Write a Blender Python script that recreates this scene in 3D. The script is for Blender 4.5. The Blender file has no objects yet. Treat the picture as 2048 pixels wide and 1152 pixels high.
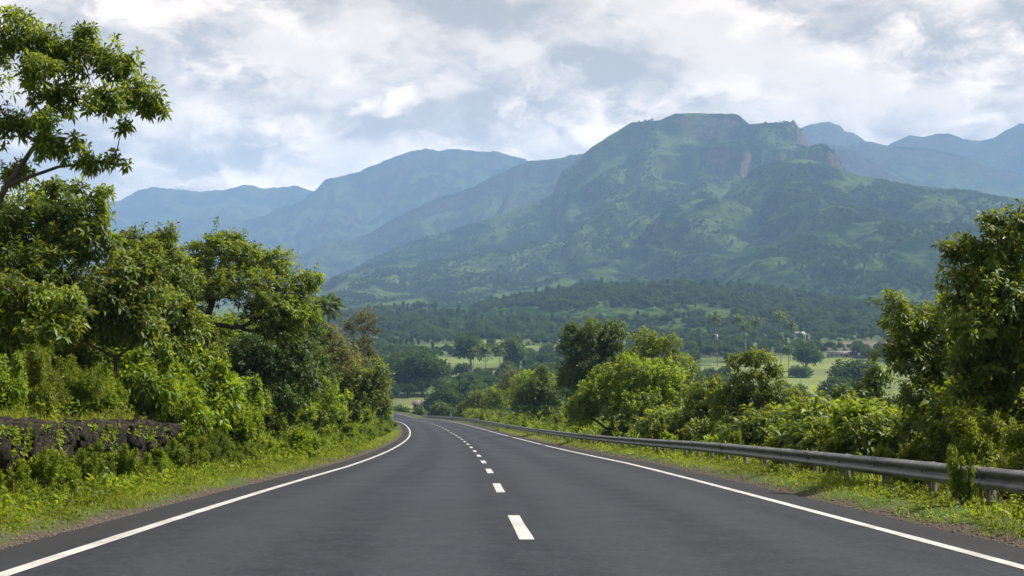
import bpy, math, random
import numpy as np
from mathutils import Vector

# ------------------------------------------------------------------ camera, sky, sun, exposure
SC = bpy.context.scene
COL = SC.collection
R = math.radians
EYE = 1.3                      # eye height above the road (m)
F = 2560.0                     # focal length in pixels of the 2048 px wide photograph

cam = bpy.data.cameras.new("camera"); cam.lens = 45.0; cam.sensor_width = 36.0
cam.clip_start = 0.1; cam.clip_end = 60000.0
co = bpy.data.objects.new("camera", cam); COL.objects.link(co)
co.location = (0, 0, EYE); co.rotation_euler = (R(90), 0, 0)
SC.camera = co

SUN_AZ, SUN_EL = R(74), R(52)   # azimuth clockwise from the view direction
svec = Vector((math.cos(SUN_EL) * math.sin(SUN_AZ), math.cos(SUN_EL) * math.cos(SUN_AZ), math.sin(SUN_EL)))
sl = bpy.data.lights.new("sun", 'SUN'); sl.energy = 5.0; sl.angle = R(0.6); sl.color = (1.0, 0.94, 0.84)
so = bpy.data.objects.new("sun", sl); COL.objects.link(so)
so.rotation_euler = svec.to_track_quat('Z', 'Y').to_euler(); so.location = (60, 30, 60)

SC.view_settings.view_transform = 'Standard'; SC.view_settings.look = 'None'
SC.view_settings.exposure = 1.08; SC.view_settings.gamma = 1.0; SC.view_settings.use_curve_mapping = False
SC.cycles.use_denoising = True
SC.cycles.max_bounces = 6; SC.cycles.diffuse_bounces = 2; SC.cycles.glossy_bounces = 2
SC.cycles.transmission_bounces = 3; SC.cycles.volume_bounces = 0; SC.cycles.transparent_max_bounces = 6
SC.cycles.sample_clamp_indirect = 4.0
SC.cycles.caustics_reflective = False; SC.cycles.caustics_refractive = False


class NT:
    """small helper to write node trees"""
    def __init__(self, tree):
        self.t = tree; self.n = tree.nodes; self.l = tree.links
    def new(self, typ, **kw):
        nd = self.n.new(typ)
        for k, v in kw.items():
            setattr(nd, k, v)
        return nd
    def put(self, sock, v):
        if isinstance(v, bpy.types.NodeSocket):
            self.l.new(v, sock)
        else:
            sock.default_value = v
    def math(self, op, a, b=None, c=None, clamp=False):
        nd = self.new('ShaderNodeMath', operation=op, use_clamp=clamp)
        for i, v in enumerate((a, b, c)):
            if v is not None:
                self.put(nd.inputs[i], v)
        return nd.outputs[0]
    def vmath(self, op, a, b=None):
        nd = self.new('ShaderNodeVectorMath', operation=op)
        self.put(nd.inputs[0], a)
        if b is not None:
            self.put(nd.inputs[1], b)
        return nd.outputs[0]
    def noise(self, vec, scale, detail=4.0, rough=0.55, dist=0.0, dims='3D'):
        nd = self.new('ShaderNodeTexNoise', noise_dimensions=dims)
        if vec is not None:
            self.put(nd.inputs['Vector'], vec)
        nd.inputs['Scale'].default_value = scale; nd.inputs['Detail'].default_value = detail
        nd.inputs['Roughness'].default_value = rough; nd.inputs['Distortion'].default_value = dist
        return nd.outputs[0]
    def ramp(self, v, a, b, lo=0.0, hi=1.0, smooth=True):
        nd = self.new('ShaderNodeMapRange', interpolation_type='SMOOTHSTEP' if smooth else 'LINEAR')
        self.put(nd.inputs[0], v)
        for i, q in enumerate((a, b, lo, hi)):
            self.put(nd.inputs[i + 1], q)
        return nd.outputs[0]
    def mix(self, f, a, b, blend='MIX'):
        nd = self.new('ShaderNodeMix', data_type='RGBA', blend_type=blend)
        self.put(nd.inputs[0], f)
        for i, v in ((6, a), (7, b)):
            if not isinstance(v, bpy.types.NodeSocket) and len(v) == 3:
                v = tuple(v) + (1.0,)
            self.put(nd.inputs[i], v)
        return nd.outputs[2]


# world: physical sky seen between layers of broken cloud
W = bpy.data.worlds.new("World"); SC.world = W; W.use_nodes = True
w = NT(W.node_tree); w.n.clear()
SKY = w.new('ShaderNodeTexSky', sky_type='NISHITA', sun_disc=False)
SKY.sun_elevation = SUN_EL; SKY.sun_rotation = SUN_AZ; SKY.air_density = 1.0; SKY.dust_density = 1.5
tc = w.new('ShaderNodeTexCoord').outputs['Generated']
sp = w.new('ShaderNodeSeparateXYZ'); w.put(sp.inputs[0], tc)
zz = w.math('MAXIMUM', sp.outputs[2], 0.0)
den = w.math('ADD', w.math('MULTIPLY', zz, 0.8), 0.85)
cmb = w.new('ShaderNodeCombineXYZ')
w.put(cmb.inputs[0], w.math('DIVIDE', sp.outputs[0], den))
w.put(cmb.inputs[1], w.math('DIVIDE', sp.outputs[1], den))
w.put(cmb.inputs[2], w.math('MULTIPLY', zz, 1.5))
P = cmb.outputs[0]
warp = w.new('ShaderNodeTexNoise'); w.put(warp.inputs['Vector'], P); warp.inputs['Scale'].default_value = 9.0
warp.inputs['Detail'].default_value = 5; warp.inputs['Roughness'].default_value = 0.6
Pw = w.vmath('ADD', P, w.vmath('MULTIPLY', w.vmath('SUBTRACT', warp.outputs['Color'], (0.5, 0.5, 0.5)), (0.085, 0.085, 0.085)))
Pw = w.vmath('ADD', Pw, (3.7, 1.9, 0.4))


def cloud_density(vec):
    """heaped cumulus: fractal puffs gathered by a broad coverage field"""
    big = w.noise(vec, 5.0, 3.0, 0.5)
    vor = w.new('ShaderNodeTexVoronoi', feature='F1', normalize=True); w.put(vor.inputs['Vector'], vec)
    vor.inputs['Scale'].default_value = 13.0; vor.inputs['Detail'].default_value = 4.0
    vor.inputs['Roughness'].default_value = 0.55; vor.inputs['Lacunarity'].default_value = 2.3
    return w.math('ADD', big, w.math('MULTIPLY', w.math('SUBTRACT', 0.5, vor.outputs['Distance']), 0.55))


d0 = cloud_density(Pw)
d1 = cloud_density(w.vmath('ADD', Pw, (0.010, -0.004, 0.034)))
sheet = w.noise(Pw, 7.0, 7.0, 0.56)
sheet2 = w.noise(w.vmath('ADD', Pw, (0.012, -0.004, 0.05)), 7.0, 7.0, 0.56)
relief = w.ramp(w.math('SUBTRACT', sheet, sheet2), -0.11, 0.13)
under = w.mix(relief, (0.54, 0.545, 0.565), (1.12, 1.08, 1.03))
skyc = w.mix(1.0, SKY.outputs[0], (0.10, 0.10, 0.10), 'MULTIPLY')
skyc = w.mix(0.75, skyc, (0.86, 0.91, 0.97))
back_ = w.mix(w.ramp(sheet, 0.34, 0.47), skyc, under)
lit = w.ramp(w.math('SUBTRACT', d0, d1), -0.03, 0.13)
cum = w.mix(lit, under, (1.46, 1.38, 1.28))
cover = w.ramp(d0, 0.40, 0.50)
final = w.mix(cover, back_, cum)
horizon = w.math('ADD', 0.68, w.math('MULTIPLY', 1.15, w.math('EXPONENT', w.math('MULTIPLY', zz, -7.0))))
hv = w.new('ShaderNodeCombineXYZ'); w.put(hv.inputs[0], w.math('MULTIPLY', horizon, 1.11)); w.put(hv.inputs[1], horizon); w.put(hv.inputs[2], w.math('MULTIPLY', horizon, 0.885))
final = w.mix(1.0, final, hv.outputs[0], 'MULTIPLY')
bg = w.new('ShaderNodeBackground'); w.put(bg.inputs[0], final); bg.inputs[1].default_value = 0.49
W.cycles.sampling_method = 'MANUAL'; W.cycles.sample_map_resolution = 256
wo = w.new('ShaderNodeOutputWorld'); w.l.new(bg.outputs[0], wo.inputs[0])

# ------------------------------------------------------------------ helpers
rng = np.random.default_rng(7)
_perm = np.random.default_rng(3).permutation(4096)
_ga = np.random.default_rng(4).random(4096) * 2 * np.pi
_GX, _GY = np.cos(_ga), np.sin(_ga)


def perlin(x, y, seed=0):
    x = np.asarray(x, float) + seed * 37.13; y = np.asarray(y, float) - seed * 17.71
    xi = np.floor(x).astype(np.int64); yi = np.floor(y).astype(np.int64)
    xf = x - xi; yf = y - yi
    u = xf * xf * xf * (xf * (xf * 6 - 15) + 10); v = yf * yf * yf * (yf * (yf * 6 - 15) + 10)
    def g(a, b, fx, fy):
        h = _perm[(_perm[a & 4095] + b) & 4095]
        return _GX[h] * fx + _GY[h] * fy
    n00 = g(xi, yi, xf, yf); n10 = g(xi + 1, yi, xf - 1, yf)
    n01 = g(xi, yi + 1, xf, yf - 1); n11 = g(xi + 1, yi + 1, xf - 1, yf - 1)
    return (n00 * (1 - u) + n10 * u) * (1 - v) + (n01 * (1 - u) + n11 * u) * v * 1.0


def fbm(x, y, octv=4, seed=0, gain=0.5):
    s = 0; a = 1; f = 1
    for i in range(octv):
        s = s + a * perlin(x * f, y * f, seed + i); a *= gain; f *= 2.03
    return s


def ridged(x, y, octv=4, seed=0, gain=0.5):
    s = 0; a = 1; f = 1; tot = 0
    for i in range(octv):
        s = s + a * (1 - np.abs(perlin(x * f, y * f, seed + i)) * 2.0); tot += a; a *= gain; f *= 2.1
    return s / tot


def smooth(a, b, x):
    t = np.clip((x - a) / (b - a), 0, 1)
    return t * t * (3 - 2 * t)


def at(u, v, y):
    """pixel of the photograph and distance (m) to a point in the place"""
    return np.array([(u - 1024) / F * y, y, EYE + (576 - v) / F * y])


def mesh(name, V, T, mats=None, smooth_shade=False, attrs=None, quads=False):
    me = bpy.data.meshes.new(name)
    V = np.ascontiguousarray(V, np.float32); T = np.ascontiguousarray(T, np.int32)
    k = T.shape[1]
    me.vertices.add(len(V)); me.vertices.foreach_set('co', V.ravel())
    me.loops.add(T.size); me.loops.foreach_set('vertex_index', T.ravel())
    me.polygons.add(len(T)); me.polygons.foreach_set('loop_start', np.arange(0, T.size, k, dtype=np.int32))
    if smooth_shade:
        me.polygons.foreach_set('use_smooth', np.ones(len(T), bool))
    me.update(calc_edges=True)
    for nm, (typ, dat) in (attrs or {}).items():
        a = me.attributes.new(nm, typ, 'POINT')
        a.data.foreach_set('color' if typ == 'FLOAT_COLOR' else 'value', np.ascontiguousarray(dat, np.float32).ravel())
    for m in (mats if isinstance(mats, (list, tuple)) else [mats]):
        if m is not None:
            me.materials.append(m)
    return me


def ob(name, me, parent=None, loc=None, **props):
    o = bpy.data.objects.new(name, me); COL.objects.link(o)
    if parent is not None:
        o.parent = parent
    if loc is not None:
        o.location = loc
    for k, v in props.items():
        if v is not None:
            o[k] = v
    return o


def thing(name, label, cat, loc=(0, 0, 0), group=None, rz=0.0):
    o = ob(name, None, None, loc, label=label, category=cat, group=group)
    o.rotation_euler = (0, 0, rz); o.empty_display_size = 0.2
    return o


def dup(root, loc, rz=0.0, scale=(1, 1, 1), label=None, group=None):
    c = root.copy(); COL.objects.link(c); c.location = loc; c.rotation_euler = (0, 0, rz); c.scale = scale
    if label: c['label'] = label
    if group: c['group'] = group
    for ch in root.children:
        d = ch.copy(); COL.objects.link(d); d.parent = c
        for g in ch.children:
            e = g.copy(); COL.objects.link(e); e.parent = d
    return c


def box(c, s):
    """vertices and quads of a box with centre c and size s"""
    c = np.array(c, float); s = np.array(s, float) / 2
    V = np.array([[x, y, z] for x in (-1, 1) for y in (-1, 1) for z in (-1, 1)]) * s + c
    Q = np.array([[0, 1, 3, 2], [4, 6, 7, 5], [0, 4, 5, 1], [2, 3, 7, 6], [0, 2, 6, 4], [1, 5, 7, 3]])
    return V, Q


def join(parts):
    Vs, Ts, n = [], [], 0
    for V, T in parts:
        if len(V) == 0:
            continue
        Vs.append(V); Ts.append(np.asarray(T) + n); n += len(V)
    return np.concatenate(Vs), np.concatenate(Ts)


def unit(a):
    return a / np.maximum(np.linalg.norm(a, axis=-1, keepdims=True), 1e-9)


# ------------------------------------------------------------------ materials
def material(name):
    m = bpy.data.materials.new(name); m.use_nodes = True
    t = NT(m.node_tree); b = t.n['Principled BSDF']
    return m, t, b


def leaf_material(name, dark, mid, light, trans=(0.20, 0.32, 0.03), tfac=0.28, rough=0.42, clump=0.5, spec=0.5):
    m, t, b = material(name)
    geo = t.new('ShaderNodeNewGeometry')
    rnd = geo.outputs['Random Per Island']
    cr = t.new('ShaderNodeValToRGB'); e = cr.color_ramp.elements
    e[0].position = 0.0; e[0].color = (*dark, 1); e[1].position = 1.0; e[1].color = (*light, 1)
    x = cr.color_ramp.elements.new(0.62); x.color = (*mid, 1)
    t.put(cr.inputs[0], rnd)
    tcn = t.new('ShaderNodeTexCoord')
    cl = t.noise(tcn.outputs['Object'], clump, 2.0, 0.5)
    f = t.ramp(cl, 0.32, 0.68, 0.72, 1.30)
    oi = t.new('ShaderNodeObjectInfo')
    f = t.math('MULTIPLY', f, t.ramp(oi.outputs['Random'], 0, 1, 0.86, 1.14, smooth=False))
    hs_ = t.new('ShaderNodeHueSaturation'); hs_.inputs['Value'].default_value = 0.71; hs_.inputs['Saturation'].default_value = 1.22; hs_.inputs['Hue'].default_value = 0.503; t.put(hs_.inputs['Color'], cr.outputs[0])
    mul = t.new('ShaderNodeVectorMath', operation='SCALE'); t.put(mul.inputs[0], hs_.outputs[0]); t.put(mul.inputs['Scale'], f)
    t.put(b.inputs['Base Color'], mul.outputs[0])
    b.inputs['Roughness'].default_value = rough + 0.06; b.inputs['Specular IOR Level'].default_value = spec * 0.62
    tr = t.new('ShaderNodeBsdfTranslucent')
    tcol = t.mix(rnd, tuple(0.7 * q for q in trans), trans)
    mul2 = t.new('ShaderNodeVectorMath', operation='SCALE'); t.put(mul2.inputs[0], tcol); t.put(mul2.inputs['Scale'], f)
    t.put(tr.inputs[0], mul2.outputs[0])
    mx = t.new('ShaderNodeMixShader'); mx.inputs[0].default_value = min(tfac * 1.3, 0.42)
    t.l.new(b.outputs[0], mx.inputs[1]); t.l.new(tr.outputs[0], mx.inputs[2])
    t.l.new(mx.outputs[0], t.n['Material Output'].inputs[0])
    return m


M = {}
M['mango'] = leaf_material('leaf_dark', (0.026, 0.056, 0.010), (0.060, 0.108, 0.014), (0.165, 0.205, 0.024), trans=(0.34, 0.42, 0.03), tfac=0.30)
M['deep'] = leaf_material('leaf_deep', (0.024, 0.052, 0.012), (0.044, 0.088, 0.016), (0.085, 0.135, 0.022), trans=(0.22, 0.32, 0.03), tfac=0.25)
M['bright'] = leaf_material('leaf_bright', (0.070, 0.130, 0.012), (0.128, 0.205, 0.018), (0.25, 0.29, 0.030), trans=(0.42, 0.54, 0.03), spec=0.4)
M['lime'] = leaf_material('leaf_lime', (0.080, 0.125, 0.012), (0.150, 0.205, 0.018), (0.28, 0.28, 0.03), trans=(0.36, 0.44, 0.03))
M['olive'] = leaf_material('leaf_olive', (0.045, 0.078, 0.016), (0.086, 0.130, 0.022), (0.19, 0.21, 0.04), trans=(0.32, 0.38, 0.04))
M['tan'] = leaf_material('leaf_tan', (0.05, 0.085, 0.018), (0.09, 0.125, 0.030), (0.22, 0.22, 0.08), trans=(0.30, 0.26, 0.08))
M['weed'] = leaf_material('leaf_weed', (0.058, 0.105, 0.014), (0.112, 0.172, 0.019), (0.22, 0.25, 0.030), trans=(0.36, 0.44, 0.03), spec=0.35)
M['far_dark'] = leaf_material('leaf_valley_dark', (0.018, 0.040, 0.010), (0.032, 0.062, 0.015), (0.062, 0.098, 0.024), tfac=0.12, rough=0.6, clump=0.3, spec=0.2)
M['far_mid'] = leaf_material('leaf_valley_mid', (0.030, 0.062, 0.013), (0.055, 0.098, 0.019), (0.095, 0.135, 0.03), tfac=0.15, rough=0.6, clump=0.3, spec=0.2)
M['far_light'] = leaf_material('leaf_valley_light', (0.040, 0.072, 0.014), (0.070, 0.112, 0.022), (0.11, 0.150, 0.035), tfac=0.15, rough=0.6, clump=0.3, spec=0.2)
M['palm'] = leaf_material('leaf_palm', (0.055, 0.088, 0.020), (0.085, 0.120, 0.028), (0.15, 0.17, 0.045), rough=0.5)
M['grass'] = leaf_material('grass_blade', (0.105, 0.145, 0.016), (0.185, 0.220, 0.024), (0.32, 0.29, 0.06), trans=(0.34, 0.44, 0.05), tfac=0.3, rough=0.55, spec=0.3)
M['straw'] = leaf_material('grass_straw', (0.10, 0.11, 0.03), (0.20, 0.18, 0.06), (0.32, 0.26, 0.11), trans=(0.34, 0.30, 0.1), tfac=0.25, rough=0.6, spec=0.2)


def bark_material(name, a, b_):
    m, t, b = material(name)
    tcn = t.new('ShaderNodeTexCoord'); mp = t.new('ShaderNodeMapping'); t.put(mp.inputs[0], tcn.outputs['Object'])
    mp.inputs['Scale'].default_value = (1, 1, 0.25)
    n = t.noise(mp.outputs[0], 14, 5, 0.6)
    t.put(b.inputs['Base Color'], t.mix(t.ramp(n, 0.35, 0.65), a, b_))
    b.inputs['Roughness'].default_value = 0.9
    bp = t.new('ShaderNodeBump'); bp.inputs['Strength'].default_value = 0.6; bp.inputs['Distance'].default_value = 0.02
    t.put(bp.inputs['Height'], n); t.l.new(bp.outputs[0], b.inputs['Normal'])
    return m


M['bark'] = bark_material('bark_dark', (0.030, 0.024, 0.018), (0.075, 0.060, 0.045))
M['bark_grey'] = bark_material('bark_grey', (0.07, 0.06, 0.05), (0.16, 0.14, 0.11))

# asphalt (attribute sd: distance along and across the road)
m, t, b = material('asphalt'); M['asphalt'] = m
tcn = t.new('ShaderNodeTexCoord'); obj_co = tcn.outputs['Object']
uv = t.new('ShaderNodeAttribute', attribute_name='across').outputs['Fac']
al = t.new('ShaderNodeAttribute', attribute_name='along').outputs['Fac']
cc = t.new('ShaderNodeCombineXYZ'); t.put(cc.inputs[0], uv); t.put(cc.inputs[1], t.math('MULTIPLY', al, 0.06))
streak = t.noise(cc.outputs[0], 1.3, 5, 0.6)
patch = t.noise(obj_co, 0.22, 4, 0.55)
grit = t.noise(obj_co, 70, 4, 0.8)
mott = t.noise(obj_co, 1.7, 6, 0.7)
spk = t.noise(obj_co, 16, 3, 0.7)
wheel = t.math('ABSOLUTE', t.math('SINE', t.math('MULTIPLY', uv, 1.51)))
base = t.mix(t.ramp(streak, 0.36, 0.64), (0.0118, 0.0142, 0.0195), (0.0175, 0.0205, 0.0275))
base = t.mix(t.ramp(patch, 0.42, 0.60, 0, 0.65), base, (0.0205, 0.024, 0.031))
base = t.mix(t.ramp(wheel, 0.45, 0.98, 0, 0.6), base, (0.029, 0.033, 0.041))
base = t.mix(t.ramp(grit, 0.55, 0.75, 0, 0.55), base, (0.053, 0.057, 0.065))
base = t.mix(t.ramp(grit, 0.28, 0.42, 0.5, 0), base, (0.007, 0.007, 0.008))
base = t.mix(t.ramp(mott, 0.42, 0.60, 0.0, 0.30), base, (0.033, 0.037, 0.045))
base = t.mix(t.ramp(mott, 0.30, 0.44, 0.25, 0.0), base, (0.014, 0.014, 0.016))
base = t.mix(t.ramp(spk, 0.50, 0.68, 0.0, 0.5), base, (0.046, 0.050, 0.058))
base = t.mix(t.ramp(spk, 0.32, 0.46, 0.5, 0.0), base, (0.010, 0.010, 0.012))
edge = t.ramp(t.math('ABSOLUTE', uv), 4.48, 4.75)
base = t.mix(t.math('MULTIPLY', edge, 0.6), base, (0.019, 0.018, 0.018))
t.put(b.inputs['Base Color'], base)
t.put(b.inputs['Roughness'], t.ramp(patch, 0.3, 0.7, 0.62, 0.78)); b.inputs['Specular IOR Level'].default_value = 0.10
bp = t.new('ShaderNodeBump'); bp.inputs['Strength'].default_value = 0.5; bp.inputs['Distance'].default_value = 0.006
t.put(bp.inputs['Height'], grit); t.l.new(bp.outputs[0], b.inputs['Normal'])

m, t, b = material('road_paint'); M['paint'] = m
tcn = t.new('ShaderNodeTexCoord')
n1 = t.noise(tcn.outputs['Object'], 60, 4, 0.7); n2 = t.noise(tcn.outputs['Object'], 2.0, 4, 0.6)
wear = t.math('MULTIPLY', t.ramp(n1, 0.50, 0.66), t.ramp(n2, 0.38, 0.60, 0.25, 0.95))
t.put(b.inputs['Base Color'], t.mix(wear, t.mix(t.ramp(n2, 0.35, 0.7), (0.40, 0.395, 0.38), (0.30, 0.295, 0.285)), (0.06, 0.06, 0.06)))
b.inputs['Roughness'].default_value = 0.6

# galvanised, weathered steel
m, t, b = material('galvanised_steel'); M['steel'] = m
tcn = t.new('ShaderNodeTexCoord')
n1 = t.noise(tcn.outputs['Object'], 3.0, 6, 0.65); n2 = t.noise(tcn.outputs['Object'], 30, 3, 0.6)
c = t.mix(t.ramp(n1, 0.35, 0.65), (0.10, 0.10, 0.10), (0.20, 0.20, 0.198))
c = t.mix(t.ramp(n2, 0.60, 0.72, 0, 0.6), c, (0.13, 0.10, 0.075))
t.put(b.inputs['Base Color'], c); b.inputs['Metallic'].default_value = 0.55
t.put(b.inputs['Roughness'], t.ramp(n1, 0.3, 0.7, 0.42, 0.62))
m, t, b = material('rusty_post'); M['post'] = m
tcn = t.new('ShaderNodeTexCoord'); n1 = t.noise(tcn.outputs['Object'], 8, 5, 0.65)
t.put(b.inputs['Base Color'], t.mix(t.ramp(n1, 0.4, 0.62), (0.15, 0.145, 0.135), (0.085, 0.068, 0.055))); b.inputs['Roughness'].default_value = 0.7

# dark basalt
m, t, b = material('basalt'); M['rock'] = m
tcn = t.new('ShaderNodeTexCoord'); n1 = t.noise(tcn.outputs['Object'], 5, 7, 0.65); n2 = t.noise(tcn.outputs['Object'], 1.6, 3, 0.5)
c = t.mix(t.ramp(n1, 0.35, 0.68), (0.006, 0.0055, 0.0048), (0.044, 0.037, 0.030))
c = t.mix(t.ramp(n2, 0.56, 0.72, 0, 0.5), c, (0.060, 0.040, 0.024))
c = t.mix(t.ramp(t.noise(tcn.outputs['Object'], 2.7, 5, 0.7), 0.54, 0.66, 0, 0.7), c, (0.035, 0.045, 0.012))
t.put(b.inputs['Base Color'], c); b.inputs['Roughness'].default_value = 0.95; b.inputs['Specular IOR Level'].default_value = 0.12
bp = t.new('ShaderNodeBump'); bp.inputs['Strength'].default_value = 1.0; bp.inputs['Distance'].default_value = 0.05
t.put(bp.inputs['Height'], n1); t.l.new(bp.outputs[0], b.inputs['Normal'])

# ground: per-vertex land colour (grass, fields, bare soil), gravel beside the asphalt
m, t, b = material('ground'); M['ground'] = m
tcn = t.new('ShaderNodeTexCoord'); oc = tcn.outputs['Object']
col = t.new('ShaderNodeAttribute', attribute_name='land').outputs['Color']
dd = t.new('ShaderNodeAttribute', attribute_name='across').outputs['Fac']
ad = t.math('ABSOLUTE', dd)
n1 = t.noise(oc, 0.9, 5, 0.6); n2 = t.noise(oc, 22, 4, 0.65); n3 = t.noise(oc, 0.02, 5, 0.6)
v1 = t.ramp(n3, 0.3, 0.7, 0.72, 1.28)
sc_ = t.new('ShaderNodeVectorMath', operation='SCALE'); t.put(sc_.inputs[0], col); t.put(sc_.inputs['Scale'], v1)
grav = t.mix(t.ramp(n2, 0.35, 0.7), (0.030, 0.024, 0.020), (0.105, 0.084, 0.064))
gm = t.ramp(t.math('ADD', ad, t.math('MULTIPLY', t.math('SUBTRACT', n1, 0.5), 1.6)), 5.3, 5.75, 1.0, 0.0)
c = t.mix(gm, t.mix(t.ramp(n2, 0.45, 0.75, 0, 0.35), sc_.outputs[0], (0.10, 0.085, 0.05)), grav)
t.put(b.inputs['Base Color'], c); b.inputs['Roughness'].default_value = 0.95; b.inputs['Specular IOR Level'].default_value = 0.1
bp = t.new('ShaderNodeBump'); bp.inputs['Strength'].default_value = 0.7; bp.inputs['Distance'].default_value = 0.03
t.put(bp.inputs['Height'], n2); t.l.new(bp.outputs[0], b.inputs['Normal'])


def mountain_material(name, wood, grass, rock, sc_wood=0.012, rock_lo=0.50, rock_hi=0.66):
    m, t, b = material(name)
    tcn = t.new('ShaderNodeTexCoord'); oc = tcn.outputs['Object']
    geo = t.new('ShaderNodeNewGeometry'); s = t.new('ShaderNodeSeparateXYZ'); t.put(s.inputs[0], geo.outputs['Normal'])
    n1 = t.noise(oc, sc_wood, 7, 0.62); n2 = t.noise(oc, 0.05, 5, 0.7); n3 = t.noise(oc, 0.004, 3, 0.5)
    mx = t.math('ADD', t.math('MULTIPLY', n1, 0.7), t.math('MULTIPLY', n3, 0.3))
    c = t.mix(t.ramp(mx, 0.44, 0.57), wood, grass)
    c = t.mix(t.ramp(n2, 0.45, 0.62, 0, 0.55), c, tuple(q * 0.55 for q in wood))
    st = t.math('ADD', s.outputs[2], t.math('MULTIPLY', t.math('SUBTRACT', n1, 0.5), 0.7))
    rk = t.mix(t.ramp(n2, 0.35, 0.65), rock, tuple(q * 0.5 for q in rock))
    c = t.mix(t.ramp(st, rock_lo, rock_hi, 0.9, 0.0), c, rk)
    t.put(b.inputs['Base Color'], c); b.inputs['Roughness'].default_value = 1.0; b.inputs['Specular IOR Level'].default_value = 0.0
    bp = t.new('ShaderNodeBump'); bp.inputs['Strength'].default_value = 0.9; bp.inputs['Distance'].default_value = 8.0
    t.put(bp.inputs['Height'], n2); t.l.new(bp.outputs[0], b.inputs['Normal'])
    return m


M['mount'] = mountain_material('mountain_green', (0.008, 0.020, 0.006), (0.066, 0.098, 0.020), (0.125, 0.088, 0.062), 0.009, 0.42, 0.56)
M['mount_far'] = mountain_material('mountain_far', (0.007, 0.017, 0.008), (0.050, 0.070, 0.020), (0.080, 0.066, 0.052), 0.007)
M['hill'] = mountain_material('hill_green', (0.011, 0.027, 0.008), (0.050, 0.080, 0.017), (0.07, 0.055, 0.043), 0.02, 0.30, 0.45)

for nm, cl, ro in (('plaster', (0.29, 0.275, 0.25), 0.8), ('roof_sheet', (0.27, 0.27, 0.275), 0.7), ('roof_tile', (0.20, 0.17, 0.15), 0.8),
                   ('gravel', (0.085, 0.068, 0.052), 0.9), ('dark_opening', (0.02, 0.02, 0.022), 0.4), ('earth', (0.22, 0.15, 0.10), 0.9)):
    m, t, b = material(nm); M[nm] = m
    n = t.noise(t.new('ShaderNodeTexCoord').outputs['Object'], 1.5, 5, 0.6)
    t.put(b.inputs['Base Color'], t.mix(t.ramp(n, 0.3, 0.7), cl, tuple(q * 0.75 for q in cl))); b.inputs['Roughness'].default_value = ro

# ------------------------------------------------------------------ the road's course
DS = 1.0
S = np.arange(-60, 521, DS)
KN = np.array([-60, 0, 40, 80, 110, 140, 180, 230, 320, 360, 520.])
KK = np.array([1.1, 1.1021, -0.4617, -0.3382, -0.4235, -0.4626, -0.3498, -0.3982, -0.8, -6.5, -6.5]) * 1e-3
GG = np.array([-9.8, -10.1205, -11.0508, -10.2484, -10.0299, -9.3482, -9.0544, -9.3686, -9.6864, -6.0, 0.0]) * 1e-2
kS, gS = np.interp(S, KN, KK), np.interp(S, KN, GG)
i0 = int(np.where(S == 0)[0][0])
def _cum(a):
    c = np.concatenate([[0], np.cumsum((a[1:] + a[:-1]) / 2)]) * DS
    return c - c[i0]
TH = -0.0519 + _cum(kS)
RX, RY, RZ = 0.7921 + _cum(np.sin(TH)), _cum(np.cos(TH)), _cum(gS)
LINE = 8.7781 / 2
BANK = 2.2858


def cross(s):
    return -np.interp(s, S, kS) * 1000 * BANK / 100


def road(s, d, h=0.0):
    """point at distance s along the road, d metres right of its centre line, h above the surface"""
    s = np.asarray(s, float); d = np.asarray(d, float)
    th = np.interp(s, S, TH)
    return np.stack([np.interp(s, S, RX) + np.cos(th) * d, np.interp(s, S, RY) - np.sin(th) * d,
                     np.interp(s, S, RZ) + np.clip(d, -5, 5) * cross(s) + h + 0 * d], -1)


def road_frame(x, y):
    """s and d of ground points (brute force over the sampled course)"""
    x = np.ravel(x); y = np.ravel(y); so_ = np.empty(len(x)); do_ = np.empty(len(x)); over = np.empty(len(x))
    for a in range(0, len(x), 20000):
        xs, ys = x[a:a + 20000, None], y[a:a + 20000, None]
        d2 = (xs - RX[None, ::2]) ** 2 + (ys - RY[None, ::2]) ** 2
        j = np.argmin(d2, 1) * 2
        dx, dy = xs[:, 0] - RX[j], ys[:, 0] - RY[j]
        lon = dx * np.sin(TH[j]) + dy * np.cos(TH[j]); lat = dx * np.cos(TH[j]) - dy * np.sin(TH[j])
        so_[a:a + 20000] = S[j] + np.clip(lon, -1.5, 1.5); do_[a:a + 20000] = lat
        over[a:a + 20000] = np.where((j == 0) | (j >= len(S) - 2), np.maximum(np.abs(lon) - 1.5, 0), 0)
    return so_, do_, over


WALL_S0, WALL_S1, WALL_D, WALL_H = 9.0, 31.0, -7.7, 1.22


def valley(x, y):
    x = np.asarray(x, float); y = np.asarray(y, float)
    return -45 + 1.6 * fbm(x / 170, y / 170, 3, 5) + 3.0 * smooth(900, 2500, y) + 5.0 * smooth(50, 400, x) * smooth(300, 700, y)


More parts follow.
